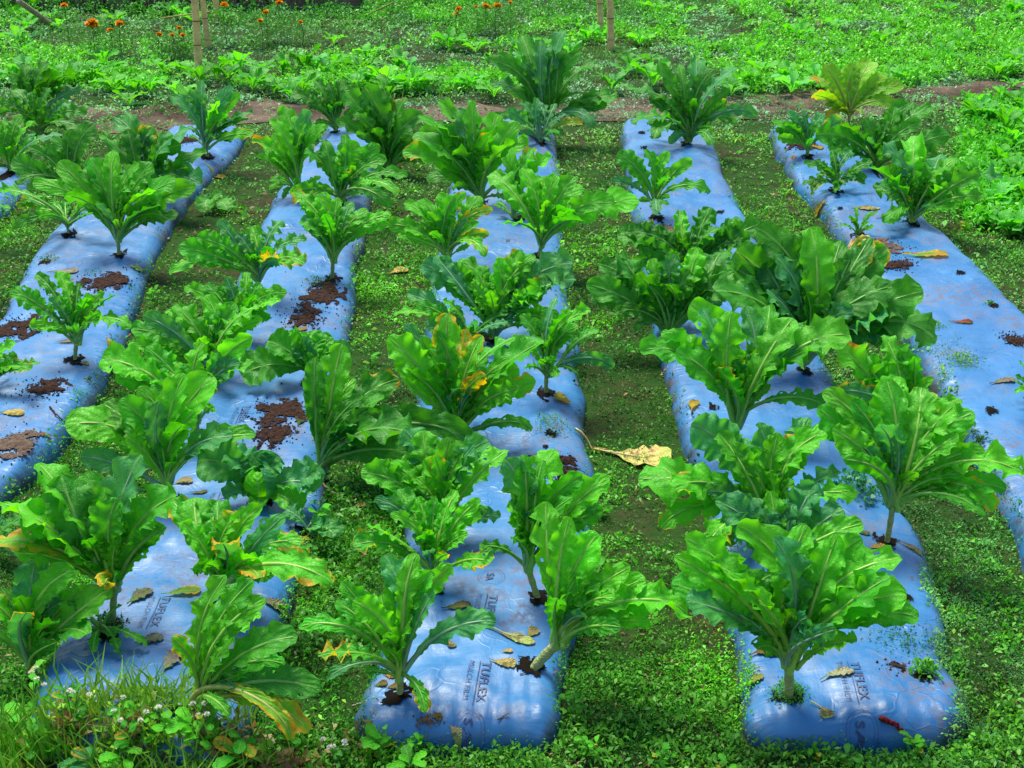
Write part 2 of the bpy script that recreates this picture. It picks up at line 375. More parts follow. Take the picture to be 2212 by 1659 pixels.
# ------------------------------------------------------------------ raised beds under blue film
BED_LABEL = {
 'A': 'blue film bed at the left with brown soil heaps and one small bushy plant',
 'Z': 'sliver of a blue film bed cut off by the far left edge',
 'B': 'blue film bed second from the left with cabbages and a dark smear of soil',
 'C': 'central blue film bed with clearly printed lettering and a circle at its near end',
 'D': 'blue film bed right of centre whose bulging near end has a red stick',
 'E': 'broad bare blue film bed running out of the frame on the right'}
def wrinkle(X, Y, u, e):
    # tight pleats where the film is tucked in at the end
    k = np.clip(1 - e / .35, 0, 1)
    return .006 * k * np.sin(X * 95 + 6 * fbm(X * 3, Y * 2, 2)) * (0.4 + .6 * fbm(X * 6, Y * 2, 2))
BEDOBJ = {}
for k in BT:
    L, Rr, y0, y1 = BT[k]; ys = np.concatenate([np.linspace(y0 + .0005, y0 + .3, 26), np.arange(y0 + .33, y1 - .3, .026), np.linspace(y1 - .29, y1 - .0005, 18)])
    # round the plan of the ends
    un = np.sin(np.linspace(-1, 1, 65) * np.pi / 2 * .999) * .5 + .5
    Ys, U = np.meshgrid(ys, un, indexing='ij')
    xl = np.interp(Ys, L[:, 1], L[:, 0]); xr = np.interp(Ys, Rr[:, 1], Rr[:, 0])
    e = np.minimum(Ys - y0, y1 - Ys); c = (1 - np.clip(e / .16, 0, 1)) ** 2.2 * .10
    Ue = c + U * (1 - 2 * c)
    edge = .075 * (fbm(Ys * 2.6, (U > .5) * 9.0 + ord(k), 4) - .5)
    X = xl + (xr - xl) * Ue + edge * (2 * U - 1)
    Z = bed_z(k, xl + (xr - xl) * np.clip(U, .0001, .9999), Ys); Z = np.maximum(Z, 0) + wrinkle(X, Ys, U, e)
    Z = np.where((U < .002) | (U > .998), -.06, Z)
    Z = np.where(e < .001, -.05, Z)
    root = thing('mulched_bed', BED_LABEL[k], 'planting bed', (float(X[len(ys) // 2, 32]), float(Ys[len(ys) // 2, 0]), 0), 'blue film beds')
    V = np.stack([X, Ys, Z], -1).reshape(-1, 3) - np.array(root.location)
    UVf = np.stack([U, Ys], -1).reshape(-1, 2)
    f = obj('film', mesh('film', V, grid_faces(len(ys) - 1, 64), UVf), M['film'], root)
    BEDOBJ[k] = root

def patch(cx, cy, rx, ry, n=40, thr=.42, h=.015, seed=0, lift=.004, grow=1.0):
    """ragged clumpy patch lying on the terrain; pixel centre and half sizes"""
    c = hit(cx, cy); k = ppm(c); wx = rx / k
    d = abs(hit(cx, cy - ry)[1] - hit(cx, cy + ry)[1]) / 2
    g = np.linspace(-1.1, 1.1, n); A, B = np.meshgrid(g, g)
    X = c[0] + A * wx; Y = c[1] + B * d
    fall = 1 - np.sqrt(A ** 2 + B ** 2)
    nn = .6 * fbm(A * 3.6 + seed * 7.7, B * 3.6 + seed * 3.1, 4) + .4 * fbm(A * 11 + seed, B * 11 + seed * 2, 3)
    m = fall * .8 + (nn - .5) * 2.3
    Z = height(X, Y) + lift + h * np.clip(m - .0, 0, 1) * (.4 + fbm(X * 45, Y * 45, 3))
    V = np.stack([X, Y, Z], -1).reshape(-1, 3) - c
    fc = grid_faces(n - 1, n - 1); ms = (m.reshape(-1) > thr - .3); keep = ms[fc].all(1)
    fc = fc[keep]
    if len(fc):
        lab = np.arange(len(V)); 
        for _ in range(200):
            mn = lab[fc].min(1); new = lab.copy(); np.minimum.at(new, fc.ravel(), np.repeat(mn, 4))
            if (new == lab).all(): break
            lab = new
        cc = lab[fc[:, 0]]; best = np.bincount(cc).argmax(); fc = fc[cc == best]
    used = np.unique(fc); mp = -np.ones(len(V), int); mp[used] = np.arange(len(used))
    return c, V[used], mp[fc]
# planting holes (part of their bed)
HOLES = [('A', 145, 780, 11, 6), ('C', 848, 1515, 26, 15), ('C', 1190, 938, 15, 9), ('C', 1178, 966, 7, 5), ('D', 1540, 880, 13, 8), ('E', 2074, 590, 12, 5),
 ('E', 2145, 659, 12, 7), ('E', 2142, 885, 15, 8), ('D', 1391, 320, 9, 5), ('D', 1481, 361, 7, 4), ('D', 1525, 412, 9, 5), ('D', 1556, 459, 10, 5), ('C', 1159, 344, 9, 4),
 ('D', 1956, 1291, 17, 11), ('D', 1993, 1462, 24, 14), ('B', 353, 1563, 20, 13), ('E', 1815, 450, 7, 4), ('C', 1165, 548, 9, 5), ('B', 716, 600, 9, 5), ('A', 256, 551, 9, 5),
 ('A', 97, 566, 14, 6), ('C', 1182, 850, 13, 7), ('C', 1170, 1292, 15, 9), ('D', 1385, 287, 9, 4), ('A', 452, 340, 8, 4), ('E', 1857, 508, 9, 4), ('B', 372, 1083, 14, 7)]
for i, (k, x, y, rx, ry) in enumerate(HOLES):
    c, V, Fc = patch(x, y, rx, ry, 22, .30, .002, i, .006)
    if len(Fc) < 4: continue
    h_ = obj('planting_hole', mesh('planting_hole', V + c - np.array(BEDOBJ[k].location), Fc), M['hole'], BEDOBJ[k])
# printed lettering on the film
def text_arr(s, size, bold=.0):
    cu = bpy.data.curves.new('t', 'FONT'); cu.body = s; cu.size = size; cu.offset = bold; cu.resolution_u = 3; cu.space_character = 1.12
    o = bpy.data.objects.new('t', cu); COL.objects.link(o); dg = bpy.context.evaluated_depsgraph_get(); dg.update()
    me = o.evaluated_get(dg).to_mesh(); v = np.array([q.co[:] for q in me.vertices]); f = [list(p.vertices) for p in me.polygons]
    o.evaluated_get(dg).to_mesh_clear(); bpy.data.objects.remove(o); bpy.data.curves.remove(cu)
    return v, f
def ring_arr(r, wd, n=40):
    t = np.linspace(0, 2 * np.pi, n, endpoint=False)
    v = np.vstack([np.stack([r * np.cos(t), r * np.sin(t), 0 * t], -1), np.stack([(r + wd) * np.cos(t), (r + wd) * np.sin(t), 0 * t], -1)])
    return v, [[i, (i + 1) % n, n + (i + 1) % n, n + i] for i in range(n)]
T1 = text_arr('TUFLEX', .056, .0006); T2 = text_arr('MULCH FILM', .034, .0); T3 = text_arr('SA', .050, .001)
def stamp(k, px, py, what='all', ang=0.0):
    c = hit(px, py); L, Rr, y0, y1 = BT[k]
    d = np.array([np.interp(c[1] + .3, L[:, 1], L[:, 0]) + np.interp(c[1] + .3, Rr[:, 1], Rr[:, 0]) - np.interp(c[1] - .3, L[:, 1], L[:, 0]) - np.interp(c[1] - .3, Rr[:, 1], Rr[:, 0]), 1.2]) 
    d /= np.linalg.norm(d); a = -d                                       # reading direction: towards the viewer
    ca, sa = math.cos(ang), math.sin(ang); a = np.array([a[0] * ca - a[1] * sa, a[0] * sa + a[1] * ca])
    upd = np.array([-a[1], a[0]])                                         # letters' tops point right
    def put(v, f, off, sub=True, sq=.8):
        P = v.copy(); P[:, 0] += off[0]; P[:, 1] = P[:, 1] * sq + off[1]
        W = np.zeros_like(P); W[:, 0] = c[0] + P[:, 0] * a[0] + P[:, 1] * upd[0]; W[:, 1] = c[1] + P[:, 0] * a[1] + P[:, 1] * upd[1]
        W[:, 2] = height(W[:, 0], W[:, 1]) + .0048
        return W, f
    pr = []
    if what in ('all', 'word'):
        pr += [put(T1[0], T1[1], (0, .022), sq=.85), put(T2[0], T2[1], (0, -.026), sq=.85)]
        bar = np.array([[0, .033, 0], [.42, .033, 0], [.42, .037, 0], [0, .037, 0]]); bx = np.linspace(0, .23, 13)
        bv = np.array([[x, yy, 0] for x in bx for yy in (.012, .015)]); pr.append(put(bv, [[2 * i, 2 * i + 2, 2 * i + 3, 2 * i + 1] for i in range(12)], (0, 0), sq=1))
    if what in ('all', 'mark'):
        o = .325 if what == 'all' else 0
        w3 = T3[0][:, 0].max(); pr += [put(T3[0], T3[1], (o - w3 / 2, -.008), sq=.85)]
        for r_, wd in ((.064, .0016), (.050, .001)):
            v, f = ring_arr(r_, wd); v[:, 1] *= .85; pr.append(put(v, f, (o, .012), sq=1))
    v, f = join([(a_, [list(q) for q in b__]) for a_, b__ in pr])
    o = obj('printed_lettering', mesh('printed_lettering', v - np.array(BEDOBJ[k].location), f, smooth=False), M['ink'], BEDOBJ[k])
stamp('C', 1030, 1428); stamp('C', 1046, 1284, 'word'); stamp('C', 1055, 1247, 'mark'); stamp('C', 1100, 795, 'word')
stamp('D', 1822, 1430, 'all', .10); stamp('B', 520, 880, 'word'); stamp('C', 1110, 590, 'word'); stamp('B', 470, 1065, 'word'); stamp('E', 1900, 525, 'word')
stamp('B', 340, 1290, 'word'); stamp('C', 1095, 520, 'mark')

# ------------------------------------------------------------------ leaves
def unit(v): return v / (np.linalg.norm(v) + 1e-9)
UP = np.array([0, 0, 1.0])
def leaf_arrays(S, T, hw, rng, pet=.3, lob=.25, ruf=.22, cup=.25, curl=35, face=.45, nx=8, ny=24, fold=0.0, square=0.0, belly=0.62, nl=None):
    S = np.asarray(S, float); T = np.asarray(T, float); ch = T - S; L0 = np.linalg.norm(ch)
    hd = np.array([ch[0], ch[1], 0.0]); d = np.linalg.norm(hd)
    hd = hd / d if d > .02 else unit(np.array([rng.normal(), rng.normal(), 0]))
    e = math.atan2(ch[2], d)
    es = min(e + R_(curl * .8), R_(88)); ee = e - R_(curl)
    d1 = hd * math.cos(es) + UP * math.sin(es); d2 = hd * math.cos(ee) + UP * math.sin(ee)
    sw = np.cross(UP, hd) * rng.normal(0, .07) * L0
    P0, P1, P2, P3 = S, S + d1 * L0 * .38 + sw, T - d2 * L0 * .36 + sw, T
    t = np.linspace(0, 1, ny + 1); t = t ** .92; t = np.where(t > .8, .8 + .2 * np.sin((t - .8) / .2 * np.pi / 2) , t)
    tt = t[:, None]; C = (1 - tt) ** 3 * P0 + 3 * (1 - tt) ** 2 * tt * P1 + 3 * (1 - tt) * tt ** 2 * P2 + tt ** 3 * P3
    tg = 3 * (1 - tt) ** 2 * (P1 - P0) + 6 * (1 - tt) * tt * (P2 - P1) + 3 * tt ** 2 * (P3 - P2); tg /= np.linalg.norm(tg, axis=1)[:, None] + 1e-9
    view = unit((S + T) / 2 - CAM)
    s1 = np.cross(UP, hd); s2 = np.cross(view[None], tg); s2 /= np.linalg.norm(s2, axis=1)[:, None] + 1e-9
    sg = np.sign(s2 @ s1); sg = np.where(sg == 0, 1, sg)
    # keep one sign for the whole leaf
    sgn = 1 if sg.sum() >= 0 else -1
    side = (1 - face) * s1[None] + face * s2 * sgn
    side -= (side * tg).sum(1)[:, None] * tg; side /= np.linalg.norm(side, axis=1)[:, None] + 1e-9
    roll = rng.normal(0, .22) + rng.normal(0, .25) * (t - .3)
    N = np.cross(tg, side); sd_ = side * np.cos(roll)[:, None] + N * np.sin(roll)[:, None]; N = np.cross(tg, sd_)
    q = np.clip((t - pet) / (1 - pet), 0, 1)
    a = belly * 1.35
    fq = (q ** a) * np.sqrt(np.clip(1 - q ** (3.2 + 2 * square), 0, 1)); fq = fq / fq.max()
    pw = .055 + .05 * np.clip(t / pet, 0, 1)
    s = np.linspace(-1, 1, nx + 1)
    ph = rng.uniform(0, 6.28, 6); nl = nl or rng.uniform(3.2, 5.2); n2 = rng.uniform(3.2, 6.5)
    lobf = []
    for sg_, p in ((0, ph[0]), (1, ph[1])):
        ja = .5 + .5 * np.sin(2 * np.pi * nl * 2.3 * q + p * 3 + 2.2 * np.sin(7 * q + p)); l_ = 1 - (.05 + .42 * lob) * ja ** 2 * (1 - .3 * q) - lob * (.5 + .5 * np.sin(2 * np.pi * nl * q + p)) ** 1.6 * (1 - .45 * q) - .10 * lob * np.sin(2 * np.pi * nl * 2.7 * q + p * 2) - (.04 + .16 * lob) * rng.random(len(q)) * (q < .97)
        lobf.append(l_)
    V = np.zeros((ny + 1, nx + 1, 3))
    for j, sj in enumerate(s):
        lf = lobf[0] if sj < 0 else lobf[1]; p = ph[2] if sj < 0 else ph[3]
        wj = np.maximum(fq * lf, pw * (1 if pet > .05 else 1) * (q <= .25)) * hw
        wj[-1] *= .3
        aj = abs(sj)
        off = hw * fq * (ruf * aj ** 2 * np.sin(2 * np.pi * n2 * q + p) + .55 * ruf * aj ** 3 * np.sin(2 * np.pi * n2 * 2.9 * q + p * 1.7) + cup * aj ** 1.6 + fold * aj)
        off = off + hw * .05 * np.sin(q * 21 + sj * 5 + ph[4]) * fq
        V[:, j] = C + sd_ * (sj * wj * (1 - .18 * cup * aj))[:, None] + N * off[:, None]
    uv = np.stack(np.broadcast_arrays((s * .5 + .5)[None, :], t[:, None]), -1).reshape(-1, 2)
    return V.reshape(-1, 3), grid_faces(ny, nx), uv, C, N, t
LEAFC = {'g': (0.030, .37, .002), 'l': (0.100, .56, .003), 'd': (0.010, .20, .003), 't': (0.030, .25, .115), 'y': (0.24, .50, .010), 'p': (0.085, .35, .05)}
STALKC = {'g': (0.24, .50, .08), 'l': (0.32, .58, .10), 'd': (0.18, .42, .07), 't': (0.22, .42, .25), 'y': (0.42, .45, .10), 'p': (0.35, .46, .17)}
def jit(c, rng, a=.16):
    f = 1 + rng.normal(0, a); return tuple(max(.004, x * f * (1 + rng.normal(0, .05))) for x in c)
def add_leaf(root, S, T, hw, rng, tone='g', yel=0.0, mat='leaf', stalk=True, sr=.0075, label=None, **kw):
    v, f, uv, C, N, t = leaf_arrays(S, T, hw, rng, **kw); base = np.array(root.location)
    if rng.random() < .4:                       # insect holes and torn bits
        nxq = kw.get('nx', 8); qi = np.arange(len(f)); cq = qi % nxq; rq = qi // nxq; ok_ = (np.abs(cq - (nxq - 1) / 2) > 1.6) & (rq > len(f) // nxq * .45)
        kill = rng.choice(qi[ok_], size=min(int(rng.integers(1, 6)), ok_.sum()), replace=False); f = np.delete(f, kill, 0)
    o = obj('leaf', mesh('leaf', v - base, f, uv), M[mat], root); o.color = (*jit(LEAFC[tone], rng), 1 - yel)
    if label: o['label'] = label
    if stalk:
        L = np.linalg.norm(np.asarray(T) - np.asarray(S)); r = 1.25 * sr * (L / .45) ** .7
        n = len(C) - 3; rad = r * (1 - t[:n]) ** .8 + .0012
        path = C[:n] - N[:n] * (rad * .35)[:, None]
        vv, ff = tube_arr(path, rad, 6, False)
        s_ = obj('midrib', mesh('midrib', vv - base, ff), M['stalk'], o); s_.color = (*jit(STALKC[tone if yel < .5 else 'y'], rng, .1), 1)
    return o

GRP = 'leafy green plants on the blue film beds'
def plant(label, base, tips, top=None, stem=.045, tone='g', kind='mustard', seed=0, fill=5, wf=1.0, lob=.25, name='mustard_plant', cat='vegetable plant', ruf=.22, depth=1.0, srad=.0125, stemshow=True, hang=None):
    rng = np.random.default_rng(1000 + seed)
    B = hit(*base) if not (len(base) == 3) else np.array(at_z(base[0], base[1], BH))
    y0 = B[1]; k = ppm(B)
    opt_top = top is not None
    if top is None: top = (base[0] + rng.normal(0, 4), base[1] - stem * k * .82)
    Sx = at_y(top[0], top[1], y0); 
    if Sx[2] < B[2] + .02: Sx[2] = B[2] + .02
    root = thing(name, label, cat, tuple(B), GRP)
    for kb in BT:
        if bool(in_bed_k(kb, B[0], B[1])):
            cH, VH, FH = patch(base[0], base[1], .060 * k, .060 * k * .6, 22, .34, .003, seed + 70, .005)
            if len(FH) > 3: obj('planting_hole', mesh('planting_hole', VH + cH - np.array(BEDOBJ[kb].location), FH), M['hole'], BEDOBJ[kb])
    # stem
    n = 14; tt = np.linspace(0, 1, n)[:, None]; mid = (B + Sx) / 2 + np.array([rng.normal(0, .008), rng.normal(0, .008), 0])
    pth = (1 - tt) ** 2 * (B - np.array([0, 0, .03])) + 2 * tt * (1 - tt) * mid + tt ** 2 * (Sx + unit(Sx - B) * .03)
    scale = min(1.0, .35 + (min(abs(base[1] - min(t[1] for t in tips)), 400)) / (k * .5) * .6)
    rr = srad * scale * (1 + .10 * np.sin(np.linspace(0, 26, n)) + .10 * np.linspace(0, 1, n))
    v, f = tube_arr(pth, rr, 9); obj('stem', mesh('stem', v - B, clean(f)), M['stem'], root)
    ys_ = [t[1] for t in tips]; ymin, ymax = min(ys_), max(max(ys_), top[1] - 5)
    dxs = [abs(at_y(t[0], t[1], y0)[0] - B[0]) for t in tips]; Rm = max(max(dxs), .12)
    L3 = []
    for i, tp in enumerate(tips):
        fl = tp[2] if len(tp) > 2 else ''
        q = (tp[1] - ymin) / max(ymax - ymin, 1)
        dx = at_y(tp[0], tp[1], y0)[0] - B[0]
        dy = Rm * depth * ((.42 - .95 * q) + rng.uniform(-.22, .22)) * math.sqrt(max(0, 1 - .7 * (dx / Rm) ** 2))
        dy = max(-.42, min(.42, dy))
        if 'b' in fl: dy = abs(dy) + .05
        if 'f' in fl: dy = -abs(dy) - .05
        T = at_y(tp[0], tp[1], y0 + dy); g = float(height(T[0], T[1])) + .025
        if T[2] < g: T = hit(tp[0], tp[1]); T[2] += .03
        L3.append((T, fl))
    for j in range(int(fill * 3.3)):
        a, b_ = rng.choice(len(tips), 2, replace=(len(tips) < 2)); m = rng.uniform(.3, .7); s = rng.uniform(.52, .98)
        T = L3[a][0] * m + L3[b_][0] * (1 - m); T = Sx + (T - Sx) * s; T[1] += rng.uniform(-.11, .14); T[0] += rng.normal(0, .03)
        T[2] = max(T[2], Sx[2] + .02 + rng.uniform(-.04, .05)); L3.append((T, 'F'))
    if not opt_top:
        for j in range(6 if kind == 'mustard' else 0):
            aa = rng.uniform(0, 2 * math.pi); rr_ = Rm * rng.uniform(.5, .95); T = Sx + np.array([math.cos(aa) * rr_, math.sin(aa) * rr_ * .8, rng.uniform(.0, .16)])
            T[2] = max(T[2], float(height(T[0], T[1])) + .03); L3.append((T, 'F' + ('d' if rng.random() < .5 else '')))
    near = k > 330; vary = rng.uniform(.92, 1.2)
    for T, fl in L3:
        T = T + (T - Sx) * (.08 if fl != 'F' else 0)
        S = Sx + np.array([rng.normal(0, .008), rng.normal(0, .008), rng.uniform(-.03, .015)])
        L = np.linalg.norm(T - S)
        if L < .05: continue
        tn = 't' if 't' in fl else ('y' if 'Y' in fl else ('l' if 'l' in fl else ('d' if 'd' in fl else tone)))
        if tone == 'y': tn = 'y'
        elif tn == tone and rng.random() < .12: tn = 't'
        if tn == 'g' and rng.random() < .45: tn = 'l'
        yel = (.66 if tone == 'y' else .46) if 'Y' in fl else (.33 if 'y' in fl else (0.28 if rng.random() < .05 else 0.0))
        if L > .75: wfl = .8
        else: wfl = 1
        cz = T[2] - S[2]; dh = math.hypot(T[0] - S[0], T[1] - S[1])
        curl = rng.uniform(14, 42) + (26 if cz < dh * .35 else 0) + (18 if 'a' in fl else 0)
        if kind == 'mustard':
            hw = L * rng.uniform(.10, .178) * wf * wfl * (.78 if 'Y' in fl else 1) * vary
            kw = dict(pet=rng.uniform(.08, .26), lob=lob * rng.uniform(.9, 1.8), ruf=ruf * rng.uniform(.9, 1.9), cup=rng.uniform(-.05, .35), curl=curl, face=rng.uniform(.3, .75), belly=rng.uniform(.55, .8))
        else:
            hw = L * rng.uniform(.34, .42) * wf
            kw = dict(pet=rng.uniform(.12, .2), lob=lob * .25, ruf=ruf * .8, cup=rng.uniform(.15, .5), curl=curl, face=rng.uniform(.3, .6), belly=.5, square=1)
        kw.update(nx=10 if near else 6, ny=40 if near else 24)
        lb = 'yellowing leaf with scorched edges' if yel > .4 else ('blue-green waxy leaf' if tn == 't' and tone != 't' and 't' in fl else None)
        add_leaf(root, S, T, hw, rng, tn, yel, 'leaf' if kind == 'mustard' else 'cabbage', True, .0085 * (1.15 if near else 1), lb, **kw)
    return root

